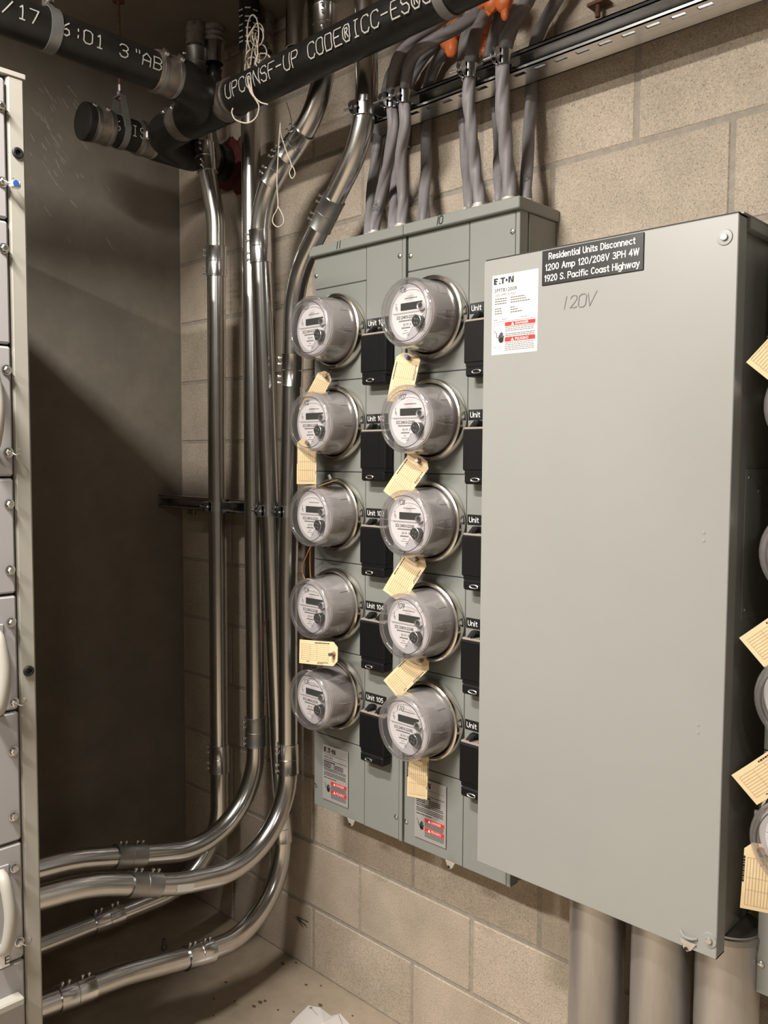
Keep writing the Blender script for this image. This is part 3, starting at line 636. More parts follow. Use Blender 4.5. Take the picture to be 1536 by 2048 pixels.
# white rating label
lx, lz, LW, LH = 1.538, 1.947, .111, .160; yl = DF-.0004
lab = G().box((lx, yl, lz-LH), (lx+LW, yl+.0006, lz)).build('rating_label', 'label', door, 0)
o = V((lx, yl-.0003, lz)); k = G(); rnd = random.Random(11)
eaton(k, o+X_*.004-Z_*.0185, .049, .0125)
text(k, '3MTB1200R', o+X_*.006-Z_*.0345, X_, Z_, .0108, width=.056)
k.build('label_print', 'ink', lab, 0)
k = G(); text(k, '1200 AMPS A MAX', o+X_*.007-Z_*.043, X_, Z_, .0068, width=.052)
for j in range(3):
    bars(k, o, X_, -Z_, .007, .036, .047+j*.0048, .0021, rnd, hi=.006); bars(k, o, X_, -Z_, .046, .080+.006*j, .047+j*.0048, .0021, rnd, hi=.006)
    bars(k, o, X_, -Z_, .007, .026, .0665+j*.0048, .0021, rnd, hi=.006); bars(k, o, X_, -Z_, .046, .056+.009*j, .0665+j*.0048, .0021, rnd, hi=.006)
bars(k, o, X_, -Z_, .005, .015, .089, .0014, rnd, hi=.003); bars(k, o, X_, -Z_, .025, .036, .089, .0014, rnd, hi=.003); bars(k, o, X_, -Z_, .072, .088, .0885, .0012, rnd, hi=.004)
for j in range(3): bars(k, o, X_, -Z_, .034, .105, .106+j*.0036, .0014, rnd, hi=.008)
for j in range(3): bars(k, o, X_, -Z_, .034, .105, .119+j*.0034, .0016, rnd, hi=.008)
for j in range(5): bars(k, o, X_, -Z_, .034, .104, .1375+j*.0035, .0013, rnd, hi=.008)
k.ribbon([o+X_*.005-Z_*.094, o+X_*.106-Z_*.094], -Y_, .0007)
for a, b in (((.005, .0985), (.032, .0985)), ((.005, .0985), (.005, .145)), ((.005, .145), (.032, .145))): k.ribbon([o+X_*a[0]-Z_*a[1], o+X_*b[0]-Z_*b[1]], -Y_, .0004)
k.build('fine_print', 'greyink', lab, 0)
k = G(); shock(k, o+X_*.006-Z_*.136, .92); k.build('shock_symbol', 'ink', lab, 0)
r = G(); tx_ = G()
for zz, st in ((.0965, 'DANGER'), (.1275, 'PELIGRO')):
    r.flat([o+X_*.033-Z_*(zz+.0078), o+X_*.106-Z_*(zz+.0078), o+X_*.106-Z_*zz, o+X_*.033-Z_*zz])
    o2 = o-Y_*.0003; text(tx_, st, o2+X_*.059-Z_*(zz+.0063), X_, Z_, .0072, width=.031, bold=.01)
    tx_.flat([o2+X_*.048-Z_*(zz+.0068), o2+X_*.056-Z_*(zz+.0068), o2+X_*.052-Z_*(zz+.0008)])
r.build('danger_band', 'red', lab, 0); tx_.build('band_lettering', 'white', lab, 0)
g = G(); write(g, 'l20V', (1.702, DF-.0006, 1.861), X_, Z_, -Y_, .0235, .0185, .0015, .66, .12); g.build('pencil_writing', 'greyink', door, 0)
for p in ((2.0148, DF, 1.9436), (2.0245, DF, .7418)):
    g = G(); g.lathe([(.0135, 0), (.0125, .002), (.006, .0022), (.0058, .005), (.004, .0062), (0, .0064)], p, -Y_, 20); ds = g.build('door_screw', 'disc', door); g = G(); g.lathe([(.0058, .004), (.0052, .006), (0, .0068)], p, -Y_, 14); g.build('screw_head', 'chrome', ds)
g = G(); g.tube(smooth([(1.972, DF-.001, .739), (1.982, DF-.006, .734), (1.993, DF-.006, .733), (2.003, DF-.001, .735)], 5), .0022, 8); g.build('staple', 'disc', door)
hasp(t, 1.988, DZ0+.010, DF+.008)
for z in (1.451, 1.437, 1.116, 1.102): g = G(); g.lathe([(.0032, 0), (.003, .0006), (0, .0012)], (1.993, DF, z), -Y_, 12); g.build('weld_dimple', 'disc', door)

# rigid conduits below the cabinet
for k, px in enumerate((1192, 1320, 1453)):
    p = aY(px, 1980, -.13); x = p.x
    t = thing('rigid_conduit', 'thick dull %s conduit under the disconnect cabinet' % ['leftmost', 'middle', 'rightmost'][k], 'conduit', (x, -.13, 0), 'thick conduits under the disconnect')
    G().cyl((x, -.13, 0), (x, -.13, DZ0+.011), .0572, seg=40).build('pipe', 'rigid', t)
    g = G(); g.lathe([(.0578, 0), (.0605, .001), (.0605, .012), (.0578, .014)], (x, -.13, DZ0-.0065), Z_, 32); g.build('locknut', 'galvdull', t)

# ================================================================== SWITCHGEAR AT THE LEFT EDGE
SX, SY = 1.0, -.972
t = thing('switchgear', 'tall light grey switchgear with stacked front covers at the left edge', 'switchgear', (.5, -1.6, 0))
G().box((.03, -2.25, .0), (SX-.016, SY-.001, 2.268), .003).build('carcass', 'gearpost', t)
post = G().box((SX-.016, SY-.0325, .0), (SX, SY, 2.270), .004).build('corner_post', 'gearpost', t)
G().box((.03, -2.25, 2.2685), (SX+.002, SY+.002, 2.278), .001).build('top_plate', 'gearpost', t)
zs = [2.262, 2.007, 1.780, 1.536, 1.316, 1.094, .839, .606, .34, .06]
for a, b in zip(zs[:-1], zs[1:]):
    cv = G().box((SX-.012, -1.60, b+.002), (SX+.003, SY-.0365, a-.002), .004).build('front_cover', 'gear', t)
G().box((SX-.015, -2.2, .05), (SX-.011, SY-.033, 2.264)).build('cover_gap', 'panelside', t, 0)
def hexbolt(p):
    g = G(); p = V(p); g.lathe([(.0095, 0), (.0095, .002), (.0070, .0025)], p, X_, 16)
    g.lathe([(.0066, .002), (.0066, .008), (.005, .0095), (0, .0095)], p, X_, 6); g.build('hex_bolt', 'chrome', t)
for x, y in [(7, 215), (7, 497), (13, 740), (18, 1008), (20, 1140), (22, 1244), (26, 1502), (27, 1632), (29, 1735)]:
    p = aX(x, y, SX+.003); hexbolt((SX+.003, min(p.y, -1.018), p.z))
for j, (x, y) in enumerate([(8, 365), (20, 905), (28, 1405), (35, 1885)]):
    p = aX(x, y, SX+.004); hexbolt((SX+.003, -1.018, p.z))
    g = G(); g.tube(smooth([(SX+.012, -1.019, p.z+.002), (SX+.020, -1.010, p.z-.004), (SX+.018, -1.000, p.z+.004), (SX+.014, -1.004, p.z+.008)], 4), .0012, 6); g.build('seal_wire', 'chrome', t)
    if j == 0:
        g = G(); g.obox((SX+.018, -1.001, p.z-.004), (X_, Y_, Z_), (.006, .009, .006), .002); g.build('seal_body', 'clearplastic', t)
        g = G(); g.cyl((SX+.024, -1.002, p.z-.003), (SX+.0265, -1.002, p.z-.003), .0055, seg=14); g.build('seal_disc', 'blue', t)
for z in (2.133, 1.165):
    g = G(); g.lathe([(.0102, 0), (.0102, .003), (.0085, .0045), (.0055, .0045), (.005, .001), (0, .001)], (SX, -.9875, z), X_, 20); g.build('grommet', 'rubber', t)
for z in (1.66, 1.175, .715):
    g = G(); g.tube(smooth([(SX+.004, -1.052, z+.075), (SX+.024, -1.050, z+.06), (SX+.034, -1.046, z), (SX+.024, -1.050, z-.06), (SX+.004, -1.052, z-.075)], 6), .011, 12); g.build('pull_handle', 'gearpost', t)
    G().box((SX+.002, -1.09, z+.052), (SX+.0055, -1.034, z+.088), .002).build('handle_plate', 'gear', t)
p = aX(3, 1915, SX+.004)
lb = G().box((SX+.003, -1.16, p.z-.022), (SX+.0036, -1.037, p.z+.022)).build('maker_label', 'white', t, 0)
G().box((SX+.0035, -1.16, p.z+.004), (SX+.004, -1.037, p.z+.022)).build('label_band', 'blue', lb, 0)
g = G(); text(g, 'E', (SX+.0041, -1.046, p.z-.017), Y_, Z_, .022); g.build('label_lettering', 'ink', lb, 0)
p = aX(15, 1985, SX)
G().box((SX+.002, -1.6, p.z-.02), (SX+.030, -1.020, p.z-.004), .003).build('wire_tray', 'gearpost', t)

# ================================================================== STEEL CONDUITS
CR = .0278; CY = -.123
LEFT = V((-.72, -.69, 0))
def near(path, p):
    p = V(p); best = None
    for a, b in zip(path[:-1], path[1:]):
        d = b-a; l = d.length
        if l < 1e-6: continue
        u = max(0, min(1, (p-a).dot(d)/(l*l))); q = a+d*u
        if best is None or (q-p).length < best[0]: best = ((q-p).length, q, d/l)
    return best[1], best[2]
def coupling(t, path, p, sd, m='zinc', ln=.088):
    q, d = near(path, p); sd = V(sd); sd = (sd-d*sd.dot(d)).normalized()
    g = G(); r = CR; h = ln/2
    g.lathe([(r, -h), (r+.0042, -h), (r+.0036, -h+.003), (r+.0030, -h+.004), (r+.0030, -.001), (r+.0038, 0), (r+.0030, .001), (r+.0030, h-.004), (r+.0036, h-.003), (r+.0042, h), (r, h)], q, d, 32)
    c = g.build('coupling', m, t)
    for s_ in (-.034, -.017, .017, .034):
        g = G(); b = q+d*s_+sd*(r+.001)
        g.cyl(b, b+sd*.007, .0028, seg=8); g.lathe([(.003, .0065), (.0046, .007), (.0042, .0105), (.0015, .012), (0, .012)], b, sd, 10); g.build('set_screw', 'chrome', c)
def conduit(label, pts, rad, coups, m='galv', group='bent steel conduits', extra=None):
    path = fillet(pts, rad, 14)
    low = min(path, key=lambda p: p.z); t = thing('conduit', label, 'conduit', tuple(low), group)
    G().tube(path, CR, 28).build('pipe', m, t)
    for c in coups: coupling(t, path, *c)
    return t, path
def atYs(l, Y): return [aY(x, y, Y) for x, y in l]
INX = -.9712
def lower(x, a, b):
    # bottom run toward the switchgear: two measured points (y,z), extended; returns elbow corner, kink, end
    return a, b
c1b = aY(437, 1540, CY); X1 = c1b.x+.004
t1, path1 = conduit('leftmost upright steel conduit, nearest the concrete wall, kinked at its top', [V((aY(391, 60, -.155).x, -.155, CEIL)), aY(393, 150, -.155), aY(413, 335, -.155), aY(432, 440, -.140), V((X1, CY, 1.6)), V((X1, CY, .247)), V((X1-.004, -.5107, .248)), V((X1, INX, .258))],
    [.2, .3, .22, .5, .225, .5], [(aY(394, 128, -.155), LEFT, 'galvdull'), (aY(410, 318, -.155), (.5, -.8, 0)), (aY(430, 527, CY), LEFT), (aY(437, 1515, CY), LEFT), (aX(215, 1836, X1), Z_)])
X2 = .5795
t2, path2 = conduit('straight upright steel conduit second from the concrete wall', [V((.566, CY, CEIL)), V((.5735, CY, 1.8)), V((X2, CY, 1.0)), V((X2, CY, .40)), V((X2, -.48, .492)), V((X2, -.70, .553)), V((X2, INX, .575))],
    [3, 3, .225, .5, .5], [(aY(510, 1462, CY), (-.35, -.93, 0), 'galvdull'), (aX(258, 1709, X2), Z_, 'galvdull')])
C3 = -.185; xa = aY(517, 388, C3); X3 = aY(571, 1650, -.064).x
t3, path3 = conduit('steel conduit leaning across its neighbours with a long offset bend at its top', [V((aY(650, 60, C3).x, C3, CEIL)), aY(650, 205, C3), xa, V((X3, -.064, .168)), V((.70, -.4143, .229)), V((.70, -.63, .272)), V((.70, INX, .300))],
    [.22, .24, .21, .5, .5], [(aY(652, 50, C3), (.6, -.8, 0)), (aY(592, 290, C3), LEFT), (aY(556, 337, C3), LEFT), (aY(520, 492, C3), LEFT), (aY(562, 1645, -.07), LEFT), (aX(397, 1910, .70), Z_), (aX(150, 1985, .70), Z_)])
Yu = -.165
X4 = aY(576, 1520, CY).x
t4, path4 = conduit('steel conduit beside the left meter panel, bent over to the upper strut', [V((aY(730, 0, Yu).x-.004, Yu, CEIL)), aY(735, 262, Yu), aY(588, 560, CY-.01), V((X4, CY, 1.2)), V((X4, CY, .40)), V((.744, -.5096, .4753)), V((.744, -.74, .562)), V((.744, INX, .585))],
    [.26, .26, 2, .225, .5, .5], [(aY(654, 425, -.145), LEFT, 'galvdull'), (aY(580, 742, CY), LEFT, 'galv'), (aY(575, 1515, CY), (-.35, -.93, 0), 'galv'), (aX(287, 1768, .744), Z_, 'galvdull')])
q, d = near(path4, aX(358, 1771, .744))
g = G(); s_ = V((.86, -.30, .12)); s_ = (s_-d*s_.dot(d)).normalized(); bx = d.cross(s_).normalized()
g.obox(q+s_.normalized()*(CR+.0005)-Z_*.002, (d, s_.cross(d).normalized(), s_.normalized()), (.026, .009, .0004)); st = g.build('maker_sticker', 'label', t4, 0)
# tape on the upper ends
def tape(t, path, z0, z1, m='tape', r=CR+.002):
    g = G(); n = 9; rr = []; pts = []
    for i in range(n):
        z = z0+(z1-z0)*i/(n-1); q, d = near(path, V((path[0].x, path[0].y, z))); pts.append(q); rr.append(r*(1+.05*math.sin(i*2.3)))
    g.tube(pts, rr, 20); return g.build('tape_wrap', m, t)
tp = tape(t2, path2, 2.735, CEIL-.002); tape(t3, path3, 2.745, CEIL-.002); tape(t1, path1, 2.815, CEIL-.002, 'tapegrey')
def tapeprint(t, path, z0, z1, tx='Do it'):
    g = G(); z = z0
    while z < z1:
        q, d = near(path, V((path[0].x, path[0].y, z)))
        for a in (-2.2, -1.5, -.8, -.1):
            n = V((math.cos(a), math.sin(a), 0)); s2 = V((-n.y, n.x, 0)); o_ = q+n*(CR+.0046)+Z_*random.uniform(-.004, .004)
            bars(g, o_, s2, Z_, -.008, .008, 0, .004, random, hi=.006, lo=.002)
        z += .018
    g.build('tape_print', 'greyink' if False else 'white', t, 0)
tapeprint(t2, path2, 2.75, 2.85); tapeprint(t3, path3, 2.76, 2.85)

# other stubs hanging from the ceiling behind the black pipe
def stub(label, px, ybot, r, Y, m='galv', open_=True, tapez=None):
    p = aY(px, ybot, Y); t = thing('pipe_stub', label, 'pipe stub', (p.x, Y, p.z), 'stubs hanging from the ceiling')
    g = G(); h = CEIL-p.z
    g.lathe([(r*.88, .03), (r*.88, 0), (r, 0), (r, h), (0, h)], (p.x, Y, p.z), Z_, 26); g.build('pipe', m, t)
    g = G(); g.lathe([(r*.87, .028), (0, .029)], (p.x, Y, p.z), Z_, 20); g.build('bore', 'ink', t, 0)
    if tapez:
        g = G(); n = 7; g.tube([V((p.x, Y, CEIL-.001-tapez*i/(n-1))) for i in range(n)], [r*(1.08+.07*math.sin(i*2.7)) for i in range(n)], 18); g.build('tape_wrap', 'tapegrey', t)
    return t
stub('open galvanised pipe stub with a crumpled taped top beside the capped drain', 429, 128, .030, -.105, 'galv', tapez=.045)
stub('open galvanised sleeve stub hanging above the black pipe', 594, 98, .032, -.06, 'galv')
stub('short galvanised stub behind the tangled pull string', 527, 104, .028, -.05, 'galv', tapez=.09)
p = aY(428, 155, -.10)
g = G(); g.sphere((p.x, -.10, p.z+.01), .024, 12, 8, (1, 1, 1.35), .14, 3); b = g.build('bag_plug', 'tape', None)
tag(b, 'crumpled black plastic plug hanging below the open taped stub', 'plug')
p = aY(523, 48, -.08)
t = thing('threaded_rod', 'thin rusty threaded rod above the tangled string', 'rod', (p.x, -.08, p.z)); G().cyl((p.x, -.08, p.z), (p.x, -.08, CEIL), .006, seg=10).build('shaft', 'rust', t)
g = G(); g.lathe([(.0115, 0), (.0115, .009)], (p.x, -.08, p.z+.006), Z_, 6); g.build('nut', 'rust', t)

# ================================================================== BLACK DRAIN PIPES
PR = .0445; MX, MZ = .295, 2.512; P2Y, P2Z = -.305, 2.508; P1X, P1Z = .692, 2.525
t = thing('drain_pipe', 'black plastic drain pipes joined under the ceiling with printed white lettering', 'pipe', (MX, -.2, MZ))
GP = t
def pband(x0, x1, c, ax, parent, bolts):
    # shielded coupling: steel sleeve with two clamp bands
    ax = V(ax); c = V(c); ln = x1-x0
    g = G(); r = PR+.0035; prof = [(PR, x0), (r, x0)]
    n = 10
    for i in range(1, n): prof.append((r+(.0012 if i % 2 else 0), x0+ln*i/n))
    prof += [(r, x1), (PR, x1)]
    g.lathe(prof, c, ax, 36); b = g.build('coupling', 'band', parent)
    for u in (.18, .82):
        h = x0+ln*u; g = G(); g.lathe([(r+.0008, h-.005), (r+.0024, h-.005), (r+.0024, h+.005), (r+.0008, h+.005)], c, ax, 36); bb = g.build('clamp_band', 'galvdull', b)
        bd = V(bolts).normalized(); q = c+ax*h+bd*(r+.005); g = G(); g.obox(q, (ax, bd, ax.cross(bd)), (.006, .004, .009), .001); g.cyl(q-ax.cross(bd)*.014, q+ax.cross(bd)*.012, .0032, seg=8); g.build('clamp_screw', 'chrome', b)
# main into the block wall
main = G().cyl((MX, -.455, MZ), (MX, .002, MZ), PR, seg=40).build('pipe', 'abs', t)
g = G(); g.lathe([(0, 0), (.047, 0), (.0515, .003), (.0525, .010), (.0515, .022), (.046, .023)], (MX, -.500, MZ), Y_, 36); g.build('end_cap', 'abs', t)
pband(-.478, -.415, (MX, 0, MZ), Y_, t, (.5, -.2, .7)); pband(-.335, -.272, (MX, 0, MZ), Y_, t, (.95, 0, -.1))
g = G(); g.lathe([(PR, -.275), (.0515, -.272), (.052, -.22), (.052, -.15), (.050, -.13), (PR, -.128)], (MX, 0, MZ), Y_, 36); g.tube(fillet([(MX+.005, -.165, MZ), (MX+.07, P2Y+.015, MZ-.001), (.490, P2Y, P2Z-.002)], .08), .0505, 28); g.build('tee', 'abs', t)
g = G(); g.lathe([(PR, -.05), (.053, -.048), (.054, -.001)], (MX, 0, MZ), Y_, 32); g.build('wall_collar', 'abs', t)
pband(.475, .538, (0, P2Y, P2Z), X_, t, (-.3, -.75, .5))
g = G(); g.cyl((.53, P2Y, P2Z), (.695, P2Y, P2Z), .0525, seg=36)
g.tube([V((P1X-.135+.135*math.cos(a), P2Y-.135+.135*math.sin(a), P1Z+(P2Z-P1Z)*a/1.57)) for a in [i*math.pi/2/14 for i in range(15)]]+[V((.56, P2Y, P2Z))], .0518, 32); g.cyl((P1X, -.452, P1Z), (P1X, P2Y-.13, P1Z), .0518, seg=32); g.build('wye', 'abs', t)
pband(.690, .742, (0, P2Y, P2Z), X_, t, (0, .5, .8))
pipe2 = G().cyl((.66, P2Y, P2Z), (RX-.001, P2Y, P2Z+.04), PR, seg=44).build('pipe', 'abs', t)
pband(-.515, -.447, (P1X, 0, P1Z), Y_, t, (.75, 0, .65))
pipe1 = G().cyl((P1X, RY+.001, P1Z+.02), (P1X, -.449, P1Z), PR, seg=44).build('pipe', 'abs', t)
def pipe_text(parent, st, org, ax, up_ang, r, size, adv, wd, side, wr=.62):
    # letters wrapped on a pipe: ax = reading direction, side = outward horizontal direction, up_ang = angle of the baseline
    g = G(); ax = V(ax).normalized(); org = V(org); side = V(side)
    for pl in strokes(st, size, adv, wr, 0):
        dense = []
        for a, b in zip(pl[:-1], pl[1:]):
            n = max(1, int(abs(b[1]-a[1])/.004))
            dense += [(a[0]+(b[0]-a[0])*i/n, a[1]+(b[1]-a[1])*i/n) for i in range(n)]
        dense.append(pl[-1]); ns = []; P_ = []
        for a, b in dense:
            an = up_ang+b/r; nn = side*math.cos(an)+Z_*math.sin(an); ns.append(nn); P_.append(org+ax*a+nn*(r+.0007))
        g.ribbon(P_, lambda i, ns=ns: ns[i], wd)
    return g.build('pipe_lettering', 'pipeink', parent, 0)
pipe_text(pipe2, "UPC@NSF-UP CODE@ICC-ES@UPC", (.762, P2Y, P2Z+.0005), X_, -.50, PR+.001, .034, .0290, .0030, -Y_)
ps = V((1, 0, 0))
for ch, px, py in (('/', 6, 30), ('1', 36, 42), ('7', 60, 50), ('6', 124, 76), (':', 148, 82), ('0', 168, 90), ('1', 192, 98), ('3', 240, 116), ('"', 268, 126), ('A', 286, 132), ('B', 308, 140)):
    q = aX(px, py, P1X+PR); pipe_text(pipe1, ch, (P1X, q.y, P1Z+.003), Y_, -.42, PR+.001, .027, .03, .0028, ps, .75)
pipe_text(main, '6 IS', (MX, -.425, MZ), Y_, -.35, PR+.001, .028, .027, .0022, ps, .7)
g = G()
for i in range(5):
    a0 = i*1.3; g.sphere((MX+.058*math.cos(a0), -.006, MZ+.058*math.sin(a0)), .022, 12, 8, (1.1, .45, 1.2), .16, i)
g.lathe([(.054, 0), (.080, -.001), (.074, -.010), (.054, -.016)], (MX, 0, MZ), Y_, 28)
for (dx, dz, r_) in ((.07, .05, .02), (.075, -.02, .024), (.055, -.07, .03), (.085, .02, .014)): g.sphere((MX+dx, -.004, MZ+dz), r_, 12, 8, (1, .4, 1.1), .2, int(dz*900)+90)
tag(g.build('red_firestop', 'redseal'), 'dark red firestop smeared round the drain pipe at the block wall', 'firestop')
# hangers
def hanger(label, c, ax, rod_up, wdt=.022, clevis=False, m='darkgal'):
    c, ax = V(c), V(ax); t = thing('pipe_hanger', label, 'pipe hanger', (c.x, c.y, c.z-PR-.004), 'pipe hangers on the ceiling')
    g = G(); g.lathe([(PR+.0008, -wdt/2), (PR+.0035, -wdt/2), (PR+.0035, wdt/2), (PR+.0008, wdt/2)], c, ax, 36); g.build('strap', m, t)
    sd = ax.cross(Z_)
    if clevis:
        g = G()
        for s_ in (-1, 1): g.prism([c+sd*s_*(PR+.001)+Z_*.0-ax*.012, c+sd*s_*(PR+.001)+ax*.012, c+sd*s_*.016+Z_*(PR+.055)+ax*.009, c+sd*s_*.016+Z_*(PR+.055)-ax*.009], sd*s_*.002)
        g.box((c.x-.018, c.y-.010, c.z+PR+.052), (c.x+.018, c.y+.010, c.z+PR+.056)); g.build('yoke', m, t)
        z0 = c.z+PR+.045; g = G(); g.lathe([(.009, 0), (.009, .010)], (c.x, c.y, z0+.012), Z_, 6); g.lathe([(.0075, .012), (.0075, .03), (.006, .032)], (c.x, c.y, z0+.012), Z_, 10); g.build('nut', 'chrome', t)
    else:
        z0 = c.z+PR; g = G(); g.obox(c+Z_*(PR+.016), (ax, sd, Z_), (wdt/2, .0025, .016)); g.build('ear', m, t)
        g = G(); b = c+Z_*(PR+.018); g.cyl(b-sd*.016, b+sd*.016, .004, seg=8); g.build('bolt', 'chrome', t); z0 += .02
    G().cyl((c.x, c.y, z0), (c.x, c.y, CEIL), .0042, seg=10).build('rod', 'rust', t)
    g = G(); g.lathe([(.017, 0), (.017, .003), (0, .003)], (c.x, c.y, CEIL-.004), Z_, 16); g.build('washer', 'rust', t)
hanger('clevis hanger on a rusty rod round the capped pipe end', (MX, -.383, MZ), Y_, True, .018, True)
hanger('strap hanger round the drain pipe next to the red firestop', (MX, -.075, MZ), Y_, True, .016, True)
hanger('grey strap hanger round the pipe printed 16:01', (P1X, aX(97, 55, P1X).y, P1Z+.003), Y_, True, .026)
hanger('grey strap hanger round the lettered pipe above the orange firestop', (aY(868, 20, P2Y-PR).x, P2Y, P2Z+.006), X_, True, .024)

# ================================================================== STRUT CHANNELS AND CLAMPS
def strut(label, x0, x1, yf, zc, depth=.041, slot0=0., pitch=.0508, double=True, z_h=.0413):
    t = thing('strut_channel', label, 'strut channel', (x0, yf+.02, zc-z_h/2)); h = z_h/2; w_ = .0025
    g = G(); yb = yf+depth
    g.box((x0, yb-w_, zc-h), (x1, yb, zc+h))                       # web
    g.box((x0, yf, zc+h-w_), (x1, yb, zc+h))                       # top flange
    for s_ in (-1, 1):                                              # lips turned in
        z_ = zc+s_*h
        g.box((x0, yf, min(z_, z_-s_*.0095)), (x1, yf+w_, max(z_, z_-s_*.0095)))
        g.box((x0, yf, min(z_-s_*.0075, z_-s_*.0095)), (x1, yf+.0075, max(z_-s_*.0075, z_-s_*.0095)))
    # slotted lower flange
    za, zb = zc-h, zc-h+w_; ya, yb2 = yf+.012, yb-.012
    g.box((x0, yf, za), (x1, ya, zb)); g.box((x0, yb2, za), (x1, yb, zb))
    x = x0+slot0; prev = x0
    while x < x1-.03:
        g.box((prev, ya, za), (x, yb2, zb)); prev = x+.028; x += pitch
    g.box((prev, ya, za), (x1, yb2, zb)); g.build('channel', 'galv', t)
    if double:
        g = G(); y2 = yb+depth
        g.box((x0+.006, yb+.0003, zc-h), (x1, yb+w_, zc+h)); g.box((x0+.006, yb+.0003, zc+h-w_), (x1, y2, zc+h)); g.box((x0+.006, yb+.0003, zc-h), (x1, y2, zc-h+w_))
        for s_ in (-1, 1): z_ = zc+s_*h; g.box((x0+.006, y2-w_, min(z_, z_-s_*.0095)), (x1, y2, max(z_, z_-s_*.0095)))
        g.build('rear_channel', 'galv', t)
        for xx in ((x0+.012, x1-.5) if x1 > 2 else (x0+.05, x1-.09)):
            g = G(); g.box((xx, y2+.0002, zc-.045), (xx+.04, -.0012, zc+.02), .002); g.build('standoff', 'galvdull', t)
    return t
SYF = -.136
strut('slotted steel strut channel carrying the cable clamps high on the block wall', 1.035, 3.0, SYF, 2.420, .036, .10)
strut('short steel strut channel behind the upright conduits at the inner corner', .004, .84, -.0946, 1.4225, .041, .02, double=True)
def clamp(label, c, r, yf, ears=1, grp='strut clamps', h=.030):
    c = V(c); t = thing('strut_clamp', label, 'pipe clamp', (c.x, c.y, c.z-h/2), grp)
    g = G(); g.lathe([(r+.0004, -h/2), (r+.0026, -h/2), (r+.0026, h/2), (r+.0004, h/2)], c, Z_, 32); g.build('band', 'zinc', t)
    for s_ in (-1, 1):
        g = G(); g.box((c.x+s_*(r+.0012)-.0014, c.y, c.z-h/2), (c.x+s_*(r+.0012)+.0014, yf+.008, c.z+h/2)); g.build('foot', 'zinc', t)
    for s_ in (-1, 1):
        g = G(); cc = V((c.x+s_*.0055, c.y-r-.008, c.z))
        g.lathe([(0, -.001), (.0165, -.001), (.0165, .001), (0, .001)], cc, X_, 20); g.box((cc.x-.001, c.y-r-.008, c.z-h/2+.001), (cc.x+.001, c.y-r+.006, c.z+h/2-.001)); g.build('ear', 'zinc', t)
    g = G(); b = V((c.x, c.y-r-.010, c.z)); g.cyl(b-X_*.034, b+X_*.010, .0031, seg=10); g.lathe([(.0068, 0), (.0068, .006), (.003, .0062)], b-X_*.0125, X_, 6); g.build('bolt', 'chrome', t)
    return t
for p, r_, pa, lb in ((aY(735, 215, Yu), CR, path4, 'large bright clamp holding the bent conduit to the upper strut'),):
    q, d = near(pa, p); clamp(lb, (q.x, q.y, 2.422), CR+.001, SYF)
for pa, lb in ((path1, 'clamp on the conduit nearest the concrete wall at the lower strut'), (path3, 'clamp on the leaning conduit at the lower strut'), (path4, 'clamp on the conduit behind the middle meter at the lower strut')):
    q, d = near(pa, V((pa[3].x, CY, 1.4225))); clamp(lb, (q.x, q.y, 1.4225), CR+.001, -.0946)

# ================================================================== GREY CABLES
CBR = .0132
def cable(label, pts, grp, hand=None, r=CBR, down=True, up=None, tw=15):
    P_ = [aY(x, y, Y) for x, y, Y in pts]
    if down: P_ = [V((P_[0].x, P_[0].y, 2.1318))]+P_
    if up: P_ += [V(q) for q in up]
    P_ = smooth(P_, 9); ph = random.uniform(0, 6)
    t = thing('power_cable', label, 'cable', tuple(P_[0]), grp)
    g = G(); g.tube(P_, r, 30, True, lambda a, s: .86+.26*abs(math.cos(1.5*(a+ph-s*tw)))); jacket = g.build('jacket', 'cable', t, 70)
    g = G(); g.lathe([(r+.003, 0), (r+.006, .001), (r+.006, .005), (r+.003, .007), (r+.003, .011), (r, .012)], P_[0]-Z_*.0004, Z_, 18); g.build('cable_connector', 'tab', t)
    if hand:
        i = 14; n = V((.35, -.93, 0)).normalized(); s2 = V((.93, .35, 0)).normalized()
        g = G()
        if hand[1]: write(g, hand[0], P_[i]+n*(r*1.2)+s2*.0065, Z_, -s2, n, .013, .0095, .0012, .6, 0)
        else: write(g, hand[0], P_[i]+n*(r*1.2)-s2*.011, s2, Z_, n, .013, .0085, .0012, .6, 0)
        g.build('marker_writing', 'ink', jacket, 0)
    return t
ga, gb = 'cables into the left meter panel', 'cables into the second meter panel'
cable('front twisted grey cable marked 104 on the left meter panel', [(749, 452, -.125), (760, 400, -.10), (776, 325, -.13), (787, 260, -.157), (783, 212, -.160), (786, 160, -.160), (799, 112, -.155), (830, 80, -.13), (868, 52, -.09), (905, 20, -.04)], ga, ('104', True))
cable('dark grey cable behind the one marked 104, passing the bent conduit', [(739, 456, -.11), (743, 390, -.06), (752, 310, -.035), (765, 230, -.03), (782, 150, -.03), (815, 110, -.035), (860, 70, -.045)], ga)
cable('thick twisted grey cable held by the second bright clamp above the left panel', [(803, 440, -.125), (806, 390, -.11), (801, 310, -.14), (811, 250, -.157), (809, 207, -.160), (812, 160, -.16), (828, 112, -.155), (870, 78, -.14), (915, 55, -.11), (960, 22, -.07), (980, -20, -.05)], ga)
cable('grey cable pressed against the thick one, disappearing behind the upper strut', [(787, 445, -.115), (790, 390, -.06), (797, 320, -.035), (806, 230, -.03), (822, 160, -.03), (850, 110, -.04), (880, 85, -.045)], ga)
cable('lone grey cable left of the number 10, disappearing behind the upper strut', [(848, 432, -.085), (849, 380, -.06), (853, 310, -.035), (852, 240, -.03), (858, 170, -.03), (872, 125, -.035), (893, 95, -.04)], ga)
